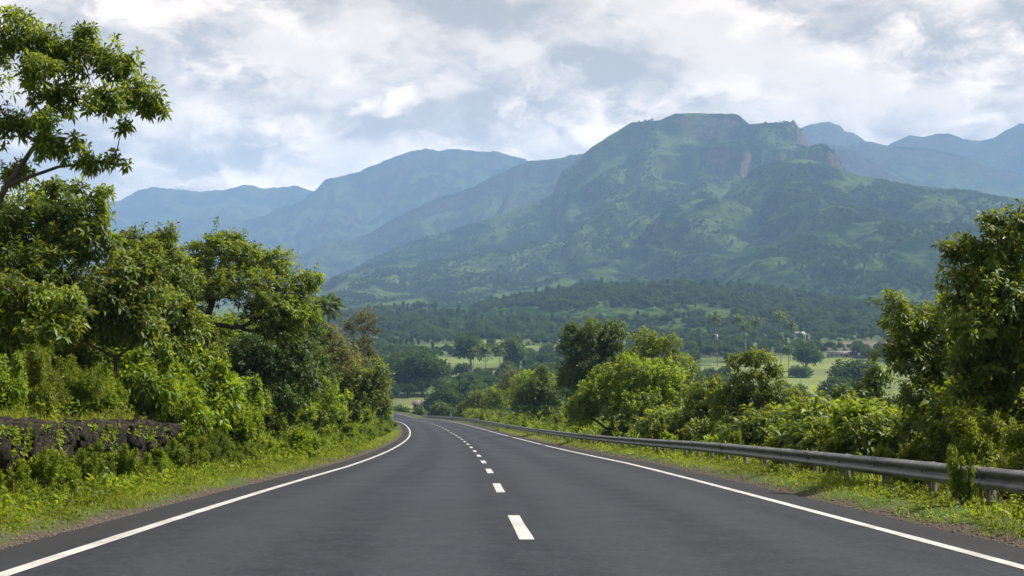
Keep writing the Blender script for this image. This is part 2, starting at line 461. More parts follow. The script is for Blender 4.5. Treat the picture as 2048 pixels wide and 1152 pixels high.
def ground_z(x, y, full=False):
    x = np.asarray(x, float); y = np.asarray(y, float); shp = x.shape
    xf, yf = x.ravel(), y.ravel()
    V = valley(xf, yf); out = V.copy(); dist = np.full(len(xf), 50.0)
    near = (np.hypot(xf, yf - 150) < 700)
    if near.any():
        s, d, over = road_frame(xf[near], yf[near])
        zr = np.interp(s, S, RZ) + np.clip(d, -5, 5) * cross(s)
        bump = 0.10 * fbm(xf[near] * 0.6, yf[near] * 0.6, 3, 9)
        vn = V[near]
        # right: grass verge, then the embankment falls to the valley
        r = zr - 0.07 + 0.16 * smooth(5.0, 6.0, d) - 0.10 * smooth(6.3, 7.4, d) - np.maximum(d - 7.8, 0) * 0.42 + bump * smooth(5.2, 6.5, d)
        r = np.where(d > 7.8, np.maximum(r, vn), r)
        # left: verge, stone wall or bank, then hillside
        L = -d
        wall = smooth(WALL_S0 - 1.5, WALL_S0, s) * (1 - smooth(WALL_S1 - 0.5, WALL_S1 + 2.5, s))
        step = WALL_H * smooth(7.9, 8.1, L)
        slope = 1.7 * smooth(6.6, 11.0, L)
        l = zr - 0.07 + 0.12 * smooth(5.0, 6.0, L) + wall * step + (1 - wall) * slope + 1.1 * smooth(8.3, 13.5, L) + 0.06 * np.maximum(L - 12, 0) + bump * smooth(5.2, 6.5, L)
        hw = 1 - smooth(45, 260, L)
        l = np.where(L > 12, vn + (l - vn) * hw, l)
        z = np.where(d >= 0, r, l)
        k = np.where(yf[near] > 0, smooth(0, 60, over), smooth(0, 400, over) * 0)
        z = z * (1 - k) + vn * k
        out[near] = z; dist[near] = d
    return (out.reshape(shp), dist.reshape(shp)) if full else out.reshape(shp)


def yd(u, d):
    """distance at which the line of sight at column u is d metres right of the road's centre"""
    ys = np.arange(9.0, 370.0, 0.5)
    _, dd_, _ = road_frame((u - 1024) / F * ys, ys)
    ok = np.where((dd_ - d) * np.sign(d) >= 0)[0]
    return float(ys[ok[0]] if len(ok) else ys[np.argmax(dd_ * np.sign(d))])


def gz(x, y):
    return float(ground_z(np.array([x]), np.array([y]))[0])


# fields of the valley floor: (u, v, half-width px, half-depth px, colour)
def floor_y(v):
    return 43.5 * F / (v - 576)


FIELDS = []
for (u, v, ru, rv, c) in (
        (1640, 748, 190, 38, (0.15, 0.19, 0.055)), (1620, 722, 130, 16, (0.15, 0.20, 0.05)), (960, 716, 100, 11, (0.12, 0.17, 0.05)),
        (940, 733, 70, 9, (0.14, 0.17, 0.06)), (900, 688, 70, 8, (0.11, 0.17, 0.05)), (985, 676, 60, 6, (0.12, 0.17, 0.05)),
        (830, 790, 45, 10, (0.15, 0.17, 0.06)), (812, 806, 60, 6, (0.17, 0.21, 0.06)), (815, 822, 60, 11, (0.13, 0.10, 0.085)),
        (895, 758, 35, 10, (0.11, 0.16, 0.04)), (1580, 634, 70, 5, (0.16, 0.23, 0.05)), (1420, 655, 60, 6, (0.12, 0.17, 0.05)),
        (1690, 690, 110, 6, (0.16, 0.125, 0.09)), (1060, 690, 70, 7, (0.12, 0.16, 0.05)), (1700, 625, 60, 4, (0.14, 0.20, 0.05)),
        (860, 655, 60, 4, (0.11, 0.15, 0.05)), (1780, 700, 60, 8, (0.17, 0.13, 0.09)), (1440, 735, 90, 14, (0.15, 0.18, 0.06))):
    y = floor_y(v)
    FIELDS.append(((u - 1024) / F * y, y, ru * y / F, rv * y * y / (43.5 * F), c))


def field_mask(x, y):
    best = np.zeros(np.shape(x)); colr = np.zeros(np.shape(x) + (3,))
    for (cx, cy, rx, ry, c) in FIELDS:
        q = ((x - cx) / rx) ** 4 + ((y - cy) / ry) ** 4
        mk = smooth(1.25, 0.8, q + 0.25 * perlin(x / 30, y / 30, 3))
        colr = np.where((mk > best)[..., None], np.array(c), colr); best = np.maximum(best, mk)
    return best, colr


# ground: one sheet out to the horizon, finest near the road and in the view
ang = np.concatenate([np.arange(-180, -25, 2.5), np.arange(-25, 25.01, 0.19), np.arange(27, 180, 2.5)])
rad = np.concatenate([[0.0], np.geomspace(2.5, 26, 110)[:-1], np.geomspace(26, 400, 160)[:-1], np.geomspace(400, 9200, 90)])
A_, R_ = np.meshgrid(np.radians(ang), rad)
gx, gy = np.sin(A_) * R_, np.cos(A_) * R_
gzv, gd = ground_z(gx, gy, True)
fm, fc = field_mask(gx, gy)
grassc = np.array([0.052, 0.088, 0.020]); woodc = np.array([0.024, 0.048, 0.014]); dryc = np.array([0.09, 0.095, 0.034])
wn = smooth(-0.15, 0.2, fbm(gx / 90, gy / 90, 4, 21))[..., None]; dn = smooth(0.0, 0.4, fbm(gx / 40, gy / 40, 4, 31))[..., None]
land = grassc * (1 - wn) + woodc * wn; land = land * (1 - 0.5 * dn) + dryc * 0.5 * dn
land = land * (1 - fm[..., None]) + 0.72 * fc * fm[..., None]
nr, na = gx.shape
ii, jj = np.meshgrid(np.arange(nr - 1), np.arange(na), indexing='ij')
j2 = (jj + 1) % na
Q = np.stack([ii * na + jj, ii * na + j2, (ii + 1) * na + j2, (ii + 1) * na + jj], -1).reshape(-1, 4)
me = mesh('ground', np.stack([gx, gy, gzv], -1).reshape(-1, 3), Q[:, ::-1], M['ground'], True,
          {'across': ('FLOAT', gd), 'land': ('FLOAT_COLOR', np.concatenate([land, np.ones(land.shape[:2] + (1,))], -1))})
ob('ground', me, kind='structure', label='green valley floor and roadside ground reaching to the mountains')


def strip(s, d0, d1, h, nx=2, jitter=0.0):
    t_ = np.linspace(0, 1, nx); D = d0 + (d1 - d0) * t_[None, :] * np.ones((len(s), 1))
    if jitter:
        D[:, 0] += jitter * fbm(s * 0.5, s * 0 + 2.2, 4, 2); D[:, -1] += jitter * fbm(s * 0.5, s * 0 + 7.2, 4, 3)
    Sg = s[:, None] + 0 * D
    V = road(Sg.ravel(), D.ravel(), h)
    n = len(s)
    a, c = np.meshgrid(np.arange(n - 1), np.arange(nx - 1), indexing='ij')
    q = np.stack([a * nx + c, a * nx + c + 1, (a + 1) * nx + c + 1, (a + 1) * nx + c], -1).reshape(-1, 4)
    return V, q, Sg.ravel(), D.ravel()


V, q, sg, dg = strip(np.concatenate([np.arange(-50, 80, 0.25), np.arange(80, 515, 1.0)]), -5.15, 5.15, 0.0, 21, 0.10)
road_o = ob('road', mesh('road', V, q, M['asphalt'], True, {'across': ('FLOAT', dg), 'along': ('FLOAT', sg)}), kind='structure',
            label='dark grey two-lane asphalt road curving away downhill')
for sgn in (-1, 1):
    V, q, _, _ = strip(np.concatenate([np.arange(-50, 80, 0.25), np.arange(80, 500, 1.0)]), sgn * LINE - 0.078, sgn * LINE + 0.078, 0.006, 2, 0.012)
    ob('edge_line', mesh('edge_line', V, q, M['paint']), road_o)
PER, DASH, D0 = 9.445, 3.605, 13.86
for k in range(-6, 40):
    s_ = np.linspace(D0 + PER * k, D0 + PER * k + DASH, 7)
    V, q, _, _ = strip(s_, -0.08, 0.08, 0.006, 2, 0.01)
    ob('lane_dash', mesh('lane_dash', V, q, M['paint']), road_o)

# ------------------------------------------------------------------ mountains and hills
MOUNT = []


def ridge(name, label, sil, yr, yb, prof, mat, seed, amp=0.30, gs=260, nu=420, nt=130, rough=10.0, base=-47, back=0.6, register=True):
    """a mountain: skyline points (u, v) at distance yr, slopes falling towards yb and away behind"""
    su = np.array([p[0] for p in sil], float); sv = np.array([p[1] for p in sil], float)
    us = np.linspace(su[0], su[-1], nu); vs = np.interp(us, su, sv)
    xr = (us - 1024) / F * yr
    zr = EYE + (576 - vs) / F * yr
    zr = zr + rough * 0.62 * fbm(xr / (rough * 8), xr * 0, 5, seed + 3, 0.66)
    endw = smooth(0, 0.05, (us - su[0]) / (su[-1] - su[0])) * smooth(0, 0.03, (su[-1] - us) / (su[-1] - su[0]))
    zr = base - 30 + (zr - base + 30) * endw
    pt = np.array(prof)

    def height(x, y):
        t_ = (yr - y) / (yr - yb)
        wx = 0.9 * gs * fbm(x / (gs * 2.2), y / (gs * 2.2), 3, seed + 11)
        k = np.clip(t_, 0, 1)
        zz_ = np.interp(x + wx * k * 0.8, xr, zr)
        tw = t_ + 0.10 * fbm(x / (gs * 1.2), y / (gs * 2.0), 3, seed + 5) * np.clip(t_ * 8, 0, 1)
        f = np.interp(tw, pt[:, 0], pt[:, 1])
        f = np.where(t_ < 0, 1 - np.clip(-t_ / back, 0, 1) ** 1.2, f)
        env = np.clip(t_ * 5, 0, 1) * np.clip((1.02 - t_) * 2.2, 0, 1)
        g = ridged((x + wx) / gs, y / (gs * 2.6) + 0.4 * wx / gs, 4, seed) - 0.55
        g = np.where(g > 0, g * np.clip(t_ * 2.0 - 0.1, 0, 1), g)
        h = (zz_ - base) * f + base + amp * (zz_ - base) * g * env * (0.35 + 0.65 * np.clip(f * 1.3, 0, 1))
        h = h + env * rough * 1.5 * fbm(x / 75, y / 75, 5, seed + 9, 0.55)
        return h
    tb = np.concatenate([np.linspace(-back, 0, 14)[:-1], np.linspace(0, 1.0, nt) ** 1.15])
    U, T = np.meshgrid(us, tb)
    y = yr - T * (yr - yb); x = (U - 1024) / F * np.where(T < 0, yr, y)
    z = height(x, y)
    z = np.where(T >= 1.0, base - 6, z)
    nr_, nc = U.shape
    a, c = np.meshgrid(np.arange(nr_ - 1), np.arange(nc - 1), indexing='ij')
    q = np.stack([a * nc + c, (a + 1) * nc + c, (a + 1) * nc + c + 1, a * nc + c + 1], -1).reshape(-1, 4)
    o = ob(name, mesh(name, np.stack([x, y, z], -1).reshape(-1, 3), q, mat, True), kind='structure', label=label)
    if register:
        MOUNT.append((o, height, yr, yb, su[0], su[-1]))
    return o


STEEP = [(0, 1), (0.05, 0.86), (0.10, 0.79), (0.30, 0.55), (0.6, 0.24), (0.85, 0.07), (1.0, -0.02)]
CLIFF = [(0, 1), (0.03, 0.985), (0.06, 0.83), (0.11, 0.79), (0.19, 0.73), (0.225, 0.60), (0.33, 0.50), (0.6, 0.24), (0.85, 0.07), (1.0, -0.02)]
SOFT = [(0, 1), (0.15, 0.86), (0.35, 0.62), (0.6, 0.34), (0.85, 0.10), (1.0, -0.03)]
ridge('mountain', 'flat-topped green mountain with rocky cliffs rising above the valley',
      [(560, 640), (620, 604), (660, 570), (760, 512), (830, 482), (900, 462), (1000, 430), (1070, 404), (1106, 388), (1114, 362), (1126, 340), (1150, 325),
       (1185, 293), (1230, 264), (1262, 246), (1312, 242), (1326, 238), (1350, 227), (1400, 226), (1470, 228), (1492, 249), (1520, 248), (1578, 247), (1590, 258),
       (1602, 282), (1608, 300), (1650, 330), (1700, 380), (1800, 440), (1950, 520), (2100, 600)],
      4200, 2000, CLIFF, M['mount'], 3, 0.42, 300, 580, 200, 4.5)
ridge('mountain', 'broad green shoulder below the flat-topped mountain, sloping to the right',
      [(1180, 615), (1260, 560), (1340, 490), (1420, 415), (1470, 372), (1510, 335), (1560, 320), (1610, 318), (1650, 326), (1700, 345), (1780, 364), (1900, 378),
       (2000, 392), (2100, 402), (2250, 425), (2450, 470), (2700, 540)],
      3300, 1900, SOFT, M['mount'], 17, 0.42, 250, 430, 165, 4.5)
ridge('mountain', 'hazy blue ridge with a stepped cliff edge left of the flat-topped mountain',
      [(420, 600), (540, 530), (600, 512), (650, 492), (740, 466), (776, 444), (800, 432), (850, 406), (900, 390), (950, 372), (1000, 345), (1040, 326), (1060, 321),
       (1120, 315), (1165, 306), (1300, 300), (1400, 420)],
      5500, 4000, CLIFF, M['mount_far'], 29, 0.40, 290, 300, 80, 14, register=False)
ridge('mountain', 'high pale blue mountain with its summit in cloud wisps',
      [(300, 560), (420, 468), (470, 448), (520, 432), (600, 404), (632, 380), (650, 360), (680, 350), (720, 345), (760, 326), (782, 315), (810, 304), (850, 299),
       (880, 302), (900, 297), (960, 304), (990, 301), (1040, 316), (1120, 340), (1250, 420)],
      7300, 5400, STEEP, M['mount_far'], 37, 0.40, 320, 300, 80, 18, register=False)
ridge('mountain', 'low pale blue mountain range farthest to the left',
      [(-300, 440), (-100, 420), (100, 425), (180, 412), (246, 398), (280, 380), (305, 374), (350, 380), (400, 383), (440, 380), (488, 370), (520, 376), (556, 374),
       (590, 371), (632, 384), (700, 410), (850, 470)],
      8600, 6300, STEEP, M['mount_far'], 41, 0.40, 350, 260, 60, 18, register=False)
ridge('mountain', 'blue ridge with a rounded knob right behind the flat-topped mountain',
      [(1540, 330), (1600, 296), (1640, 294), (1660, 290), (1680, 290), (1710, 299), (1730, 315), (1760, 330), (1800, 350), (1840, 365), (1950, 410), (2100, 480)],
      5300, 4000, CLIFF, M['mount_far'], 47, 0.40, 260, 240, 60, 12, register=False)
ridge('mountain', 'long blue ridge falling towards the right edge',
      [(1600, 340), (1700, 290), (1738, 282), (1770, 291), (1800, 292), (1850, 297), (1900, 304), (1950, 318), (2000, 335), (2060, 355), (2200, 390), (2450, 440), (2700, 500)],
      6000, 4700, STEEP, M['mount_far'], 53, 0.40, 300, 240, 60, 14, register=False)
ridge('mountain', 'pale far peak half hidden in cloud right of the flat top',
      [(1500, 330), (1590, 258), (1620, 250), (1640, 245), (1660, 243), (1680, 252), (1690, 262), (1710, 268), (1740, 290), (1850, 340)],
      6900, 5500, STEEP, M['mount_far'], 59, 0.36, 300, 180, 50, 16, register=False)
ridge('mountain', 'pale far mountain climbing to the right edge of the view',
      [(1700, 330), (1820, 270), (1850, 272), (1880, 265), (1900, 267), (1930, 278), (1960, 280), (1985, 276), (2010, 262), (2040, 249), (2120, 240), (2250, 262), (2420, 300), (2700, 390), (3000, 480)],
      6900, 5500, STEEP, M['mount_far'], 61, 0.36, 300, 200, 50, 16, register=False)
ridge('hill', 'green grassy hill with scattered trees at the foot of the mountain',
      [(1330, 600), (1400, 560), (1440, 534), (1480, 508), (1540, 488), (1600, 472), (1660, 456), (1700, 447), (1760, 442), (1850, 443), (1960, 446), (2100, 440), (2300, 440), (2500, 470), (2750, 540)],
      2450, 1650, SOFT, M['hill'], 67, 0.34, 150, 300, 100, 5)
ridge('hill', 'low dark wooded hill in front of the mountain slopes',
      [(640, 640), (760, 622), (850, 616), (950, 610), (1000, 604), (1080, 588), (1140, 578), (1200, 572), (1260, 569), (1330, 568), (1400, 567), (1470, 572), (1530, 582), (1600, 596), (1700, 607), (1850, 622), (2000, 640)],
      1750, 1150, SOFT, M['hill'], 71, 0.22, 120, 300, 90, 3)


# ------------------------------------------------------------------ plants: builders
def tubes(P0, P1, R0, R1, n=5):
    """tapered tubes, one per segment"""
    P0 = np.asarray(P0, float); P1 = np.asarray(P1, float); R0 = np.asarray(R0, float); R1 = np.asarray(R1, float)
    d = unit(P1 - P0)
    ref = np.where(np.abs(d[:, 2:3]) < 0.9, np.array([[0, 0, 1.0]]), np.array([[1.0, 0, 0]]))
    a = unit(np.cross(d, ref)); b_ = np.cross(d, a)
    th = np.arange(n) * 2 * np.pi / n
    ring = np.cos(th)[None, :, None] * a[:, None] + np.sin(th)[None, :, None] * b_[:, None]
    V = np.concatenate([P0[:, None] + ring * R0[:, None, None], P1[:, None] + ring * R1[:, None, None]], 1)
    k = np.arange(n); k2 = (k + 1) % n
    q = np.stack([k, k2, n + k2, n + k], -1)
    Q_ = (np.arange(len(P0))[:, None, None] * 2 * n + q[None]).reshape(-1, 4)
    return V.reshape(-1, 3), Q_


def polyline(pts, radii, rg, wob=0.0, sub=5):
    """curved limb: returns segments"""
    pts = np.asarray(pts, float)
    t_ = np.linspace(0, len(pts) - 1, (len(pts) - 1) * sub + 1)
    idx = np.arange(len(pts))
    c = np.stack([np.interp(t_, idx, pts[:, i]) for i in range(3)], -1)
    if wob and len(c) > 2:
        wv = rg.normal(size=c.shape) * wob; wv[0] = 0; wv[-1] = 0
        wv = (wv + np.roll(wv, 1, 0) + np.roll(wv, -1, 0)) / 2; wv[0] = 0; wv[-1] = 0
        c = c + wv
    r = np.interp(t_, idx, radii)
    return c[:-1], c[1:], r[:-1], r[1:]


def leaf_mesh(B, D, N, ln, wd, droop=0.25, fold=0.2, tris=4, wide_at=0.48):
    """flat list of leaves: base B, direction D, normal N"""
    Sd = unit(np.cross(D, N)); ln = ln[:, None]; wd = wd[:, None]
    mid = B + D * ln * wide_at
    tip = B + D * ln - np.array([0, 0, 1.0]) * droop * ln
    Lf = mid + Sd * wd * 0.5 + N * fold * wd; Rt = mid - Sd * wd * 0.5 + N * fold * wd
    n = len(B)
    if tris == 4:
        V = np.stack([B, Lf, mid, Rt, tip], 1).reshape(-1, 3)
        f = np.array([[0, 2, 1], [0, 3, 2], [1, 2, 4], [2, 3, 4]])
        T = (np.arange(n)[:, None, None] * 5 + f[None]).reshape(-1, 3)
    else:
        V = np.stack([B, Lf, Rt, tip], 1).reshape(-1, 3)
        f = np.array([[0, 3, 1], [0, 2, 3]])
        T = (np.arange(n)[:, None, None] * 4 + f[None]).reshape(-1, 3)
    return V, T


def rosettes(C, A, rg, n=9, ln=0.16, wr=0.32, phi=(45, 105), droop=0.25, tris=4, grav=0.25, fold=0.2, stem=0.0, wide_at=0.48):
    """n leaves round each tip C, opening about axis A"""
    m = len(C)
    ref = unit(rg.normal(size=(m, 3)))
    e1 = unit(np.cross(A, ref)); e2 = np.cross(A, e1)
    psi = (np.arange(n)[None] * 2.399 + rg.random((m, 1)) * 6.28 + rg.normal(size=(m, n)) * 0.25)
    ph = np.radians(phi[0] + (phi[1] - phi[0]) * (np.arange(n)[None] / max(n - 1, 1)) + rg.normal(size=(m, n)) * 9)
    rad_ = np.cos(psi)[..., None] * e1[:, None] + np.sin(psi)[..., None] * e2[:, None]
    D = np.cos(ph)[..., None] * A[:, None] + np.sin(ph)[..., None] * rad_
    D[..., 2] -= grav * rg.random((m, n)); D = unit(D)
    N = A[:, None] - (A[:, None] * D).sum(-1, keepdims=True) * D
    N = unit(N + rg.normal(size=N.shape) * 0.25); N = unit(N - (N * D).sum(-1, keepdims=True) * D)
    back_ = (np.arange(n)[None, :, None] / n) * stem
    B = C[:, None] - A[:, None] * back_ + D * ln * 0.06
    L_ = ln * (0.65 + 0.5 * rg.random((m, n))); Wd = L_ * wr * (0.8 + 0.4 * rg.random((m, n)))
    return leaf_mesh(B.reshape(-1, 3), D.reshape(-1, 3), N.reshape(-1, 3), L_.ravel(), Wd.ravel(), droop, fold, tris, wide_at)


STYLE = {   # leaves per tip, leaf length, width ratio, opening angles, droop, twig length covered
    'mango': dict(n=10, ln=0.17, wr=0.34, phi=(35, 112), droop=0.22, grav=0.30, stem=0.05, wide_at=0.55),
    'broad': dict(n=9, ln=0.20, wr=0.42, phi=(40, 115), droop=0.25, grav=0.35, stem=0.10, wide_at=0.50),
    'shrub': dict(n=10, ln=0.11, wr=0.42, phi=(25, 100), droop=0.15, grav=0.15, stem=0.18),
    'lance': dict(n=12, ln=0.15, wr=0.20, phi=(25, 100), droop=0.25, grav=0.25, stem=0.25, wide_at=0.42),
    'fine': dict(n=14, ln=0.07, wr=0.45, phi=(20, 110), droop=0.1, grav=0.1, stem=0.16),
    'mass': dict(n=9, ln=0.30, wr=0.50, phi=(25, 110), droop=0.15, grav=0.2, stem=0.25),
}


def crown_points(lobes, spacing, rg, under=0.45, inner=0.22):
    C, A, lob = [], [], []
    for k, (c, r) in enumerate(lobes):
        c = np.asarray(c, float); r = np.asarray(r, float)
        area = 4 * np.pi * (((r[0] * r[1]) ** 1.6 + (r[0] * r[2]) ** 1.6 + (r[1] * r[2]) ** 1.6) / 3) ** (1 / 1.6)
        n = max(5, int(1.7 * area / spacing ** 2))
        dirs = unit(rg.normal(size=(n, 3)))
        keep = (dirs[:, 2] > -0.35) | (rg.random(n) < under)
        dirs = dirs[keep]; n = len(dirs)
        rr = 1 - np.abs(rg.normal(size=n)) * inner
        rr = np.clip(rr, 0.25, 1) * np.where(rg.random(n) < 0.13, 1.08 + 0.28 * rg.random(n), 1.0) * (0.86 + 0.62 * perlin(dirs[:, 0] * 2.1 + k * 3.3, dirs[:, 2] * 2.1 + dirs[:, 1] * 1.7, 13 + k))
        C.append(c + dirs * r * rr[:, None]); lob.append(np.full(n, k))
        A.append(unit(unit(dirs / r) * 0.75 + np.array([0, 0, 0.55]) + rg.normal(size=(n, 3)) * 0.28))
    return np.concatenate(C), np.concatenate(A), np.concatenate(lob)


def tree_parts(base, lobes, style, spacing, seed, trunk_r, trunk=None, tris=4, size=1.0, under=0.45, inner=0.22, multi=False, nleaf=None, thin=0.0):
    """trunk mesh (with limbs and twigs) and crown mesh, both relative to base"""
    rg = np.random.default_rng(seed)
    base = np.asarray(base, float)
    lobes = [(np.asarray(c, float) - base, np.asarray(r, float)) for c, r in lobes]
    C, A, lob = crown_points(lobes, spacing, rg, under, inner)
    if thin:
        k = perlin(C[:, 0] * 1.1, C[:, 2] * 1.1 + C[:, 1] * 0.6, seed) > -0.35 + thin * 0.6 * rg.random(len(C)) - 0.3
        C, A, lob = C[k], A[k], lob[k]
    st = dict(STYLE[style]); st['ln'] *= size; st['stem'] *= size
    if nleaf: st['n'] = nleaf
    crown = rosettes(C, A, rg, tris=tris, **st)
    seg = [[], [], [], []]
    def add(x):
        for i in range(4):
            seg[i].append(x[i])
    if trunk is None:
        cm = np.mean([c for c, r in lobes], 0); low = min(c[2] - r[2] for c, r in lobes)
        top = np.array([cm[0] * 0.7, cm[1] * 0.7, max(low * 0.9, cm[2] * 0.45)])
        trunk = [np.zeros(3), top * np.array([0.35, 0.35, 0.5]), top]
    else:
        trunk = [np.asarray(p, float) - base for p in trunk]
    trunk = [np.asarray(p, float) for p in trunk]
    trunk[0] = trunk[0] - np.array([0, 0, 0.25])
    hs = []
    if not multi:
        add(polyline(trunk, np.linspace(trunk_r * 1.15, trunk_r * 0.7, len(trunk)), rg, trunk_r * 0.35, 5))
    tp = np.array(trunk)
    nodes = [(p, trunk_r * 0.66) for p in tp[1:]] if not multi else []
    order = np.argsort([np.linalg.norm(c - tp[-1]) for c, r in lobes])
    for k in order:
        c, r = lobes[k]
        if multi:
            st0 = np.array([rg.normal() * 0.12, rg.normal() * 0.12, -0.1]); r0 = trunk_r
        else:
            cost = [np.linalg.norm(c - p) + max(0.0, p[2] - c[2]) * 4.0 - 0.9 * q * 4 for p, q in nodes]
            st0, r0 = nodes[int(np.argmin(cost))]
        gap_ = np.linalg.norm(c - st0)
        mid = (st0 + c) / 2 + np.array([0, 0, -0.08 * gap_]) + rg.normal(size=3) * 0.06 * gap_
        add(polyline([st0, mid, c], [r0, r0 * 0.75, r0 * 0.55], rg, r0 * 0.6, 4))
        if not multi:
            nodes += [(mid, r0 * 0.70), (c, r0 * 0.55)]
        idx = np.where(lob == k)[0]
        if len(idx) == 0:
            continue
        nh = max(2, len(idx) // 9)
        hub = C[rg.choice(idx, nh, replace=len(idx) < nh)]
        hub = c + (hub - c) * (0.50 + 0.15 * rg.random((nh, 1)))
        near_ = (mid + c) / 2
        for h in hub:
            s_ = c if rg.random() < 0.6 else near_
            add(polyline([s_, (s_ + h) / 2 + rg.normal(size=3) * 0.05 * np.linalg.norm(h - s_), h], [r0 * 0.36, r0 * 0.28, r0 * 0.17], rg, 0, 2))
        dm = np.linalg.norm(C[idx][:, None] - hub[None], axis=-1); jh = dm.argmin(1)
        T0, T1 = hub[jh], C[idx]
        n_ = len(idx)
        hs.append((T0, T1, np.full(n_, max(r0 * 0.11, 0.004)), np.full(n_, max(r0 * 0.05, 0.0025))))
    S4 = [np.concatenate(x) for x in seg]
    V1, Q1 = tubes(*S4, n=6)
    H4 = [np.concatenate([h[i] for h in hs]) for i in range(4)]
    V2, Q2 = tubes(*H4, n=3)
    return join([(V1, Q1), (V2, Q2)]), crown


def make_tree(name, label, cat, group, base, lobes, style, leaf, spacing, seed, trunk_r, bark='bark', parts=('trunk', 'crown'), **kw):
    (Vw, Qw), (Vl, Tl) = tree_parts(base, lobes, style, spacing, seed, trunk_r, **kw)
    root = thing(name, label, cat, tuple(base), group)
    ob(parts[0], mesh(parts[0], Vw, Qw, M[bark], True), root)
    ob(parts[1], mesh(parts[1], Vl, Tl, M[leaf]), root)
    return root


def px_lobes(lst, y):
    """lobes given as (u, v, dy, half-width px, half-height px) at distance y"""
    out = []
    for (u, v, dy, ru, rv) in lst:
        yy = y + dy; k = yy / F
        out.append((at(u, v, yy), np.array([ru * k, (ru + rv) / 2 * k, rv * k])))
    return out


def px_tree(name, label, cat, group, u, y, lst, style, leaf, spacing, seed, trunk_r, trunk=None, **kw):
    x = (u - 1024) / F * y
    base = np.array([x, y, gz(x, y)])
    tr = None
    if trunk:
        tr = [base] + [at(a, b_, y + c) for (a, b_, c) in trunk]
    return make_tree(name, label, cat, group, base, px_lobes(lst, y), style, leaf, spacing, seed, trunk_r, trunk=tr, **kw)


# ------------------------------------------------------------------ trees beside the road, left bank
px_tree('roadside_tree', 'tall dark-leaved tree leaning out at the left edge against the sky', 'tree', None, -36, yd(-36, -9.2),
        [(30, 80, 0, 95, 70), (130, 105, 0.4, 85, 62), (215, 125, 0.2, 70, 50), (275, 185, 0, 48, 42), (300, 215, 0.2, 34, 22), (215, 200, -0.5, 60, 40), (120, 190, 0.6, 75, 45),
         (20, 250, 0.3, 60, 50), (120, 290, 0, 65, 34), (190, 325, 0.2, 48, 22), (230, 318, 0, 24, 20), (30, 340, 0.5, 50, 30), (-70, 140, 0.2, 80, 90), (20, 25, 0.3, 40, 22), (170, 62, 0.2, 26, 24), (250, 130, 0.3, 36, 26), (312, 190, 0, 20, 14), (330, 222, 0.1, 14, 12), (245, 250, 0, 22, 16), (70, 140, -0.6, 50, 34), (90, 240, -0.4, 40, 26), (255, 330, 0, 12, 10)],
        'mango', 'mango', 0.235, 101, 0.06, trunk=[(-12, 420, 0), (15, 370, 0), (75, 285, 0)], under=0.75, inner=0.42, size=0.95, thin=1.1)
px_tree('roadside_tree', 'leafy tree below the leaning tree, its twigs against the blue ridge', 'tree', None, 90, yd(90, -9.6),
        [(40, 440, 0, 110, 75), (150, 430, 0, 75, 58), (110, 385, 0.3, 45, 30), (205, 395, 0, 30, 22), (60, 540, -0.6, 120, 80), (180, 480, -0.2, 70, 60), (-60, 480, 0, 90, 110), (165, 370, 0, 16, 16)],
        'mango', 'mango', 0.26, 102, 0.08, under=0.5, size=1.15)
px_tree('roadside_tree', 'pale drooping-leaved tree in the middle of the left thicket', 'tree', None, 240, yd(240, -8.8),
        [(250, 560, 0, 80, 75), (190, 600, -0.5, 85, 70), (280, 640, 0, 55, 60), (300, 520, 0.4, 45, 40), (120, 640, -0.8, 70, 60)],
        'broad', 'olive', 0.255, 103, 0.06, under=0.7, size=0.95)
px_tree('roadside_tree', 'dense green tree with upright twig tips behind the drooping tree', 'tree', None, 300, yd(300, -10.5),
        [(300, 510, 0, 70, 55), (335, 470, 0, 28, 34), (255, 480, 0, 32, 24), (350, 560, 0, 60, 60), (270, 580, 0.3, 60, 60)],
        'mango', 'mango', 0.28, 104, 0.09, under=0.4, size=1.15)
px_tree('roadside_tree', 'spreading dark tree with a bare forked trunk above the bright shrubs', 'tree', None, 402, yd(402, -10),
        [(440, 510, 0, 95, 48), (520, 530, 0.5, 75, 42), (470, 570, -0.6, 95, 50), (580, 575, 0.4, 62, 40), (600, 630, 0, 45, 30), (540, 620, -0.5, 70, 42), (390, 560, 0.5, 60, 55),
         (380, 620, 0.8, 48, 38), (625, 560, 0.3, 24, 24), (450, 480, 0, 40, 22), (560, 660, -0.3, 55, 26)],
        'mango', 'mango', 0.30, 105, 0.16, trunk=[(403, 700, 0), (410, 650, 0), (425, 600, 0)], under=0.5, size=1.05, tris=2)
px_tree('roadside_tree', 'grey-green low tree right of the forked trunk', 'tree', None, 520, yd(520, -9.5),
        [(500, 700, 0, 75, 55), (560, 730, 0, 70, 60), (470, 760, -0.5, 70, 55), (590, 690, 0.5, 50, 40), (545, 790, -0.6, 80, 50), (600, 760, 0, 55, 60)],
        'broad', 'deep', 0.36, 106, 0.11, under=0.5, size=1.1)
px_tree('roadside_tree', 'tan-flowered slender tree in front of the lone palm', 'tree', None, 660, yd(660, -9.3),
        [(665, 690, 0, 38, 34), (690, 720, 0, 42, 40), (640, 730, 0, 42, 40), (660, 665, 0, 24, 22)],
        'mass', 'tan', 0.42, 107, 0.10, under=0.6, tris=2, size=0.6)
px_tree('roadside_tree', 'tan-topped tree standing highest at the end of the left thicket', 'tree', None, 712, yd(712, -9),
        [(728, 640, 0, 30, 26), (700, 655, 0, 18, 20), (748, 660, 0, 18, 10), (726, 690, 0, 26, 30), (712, 735, 0, 40, 40), (745, 715, 0.5, 18, 16)],
        'mass', 'tan', 0.46, 108, 0.13, under=0.6, tris=2, size=0.65)
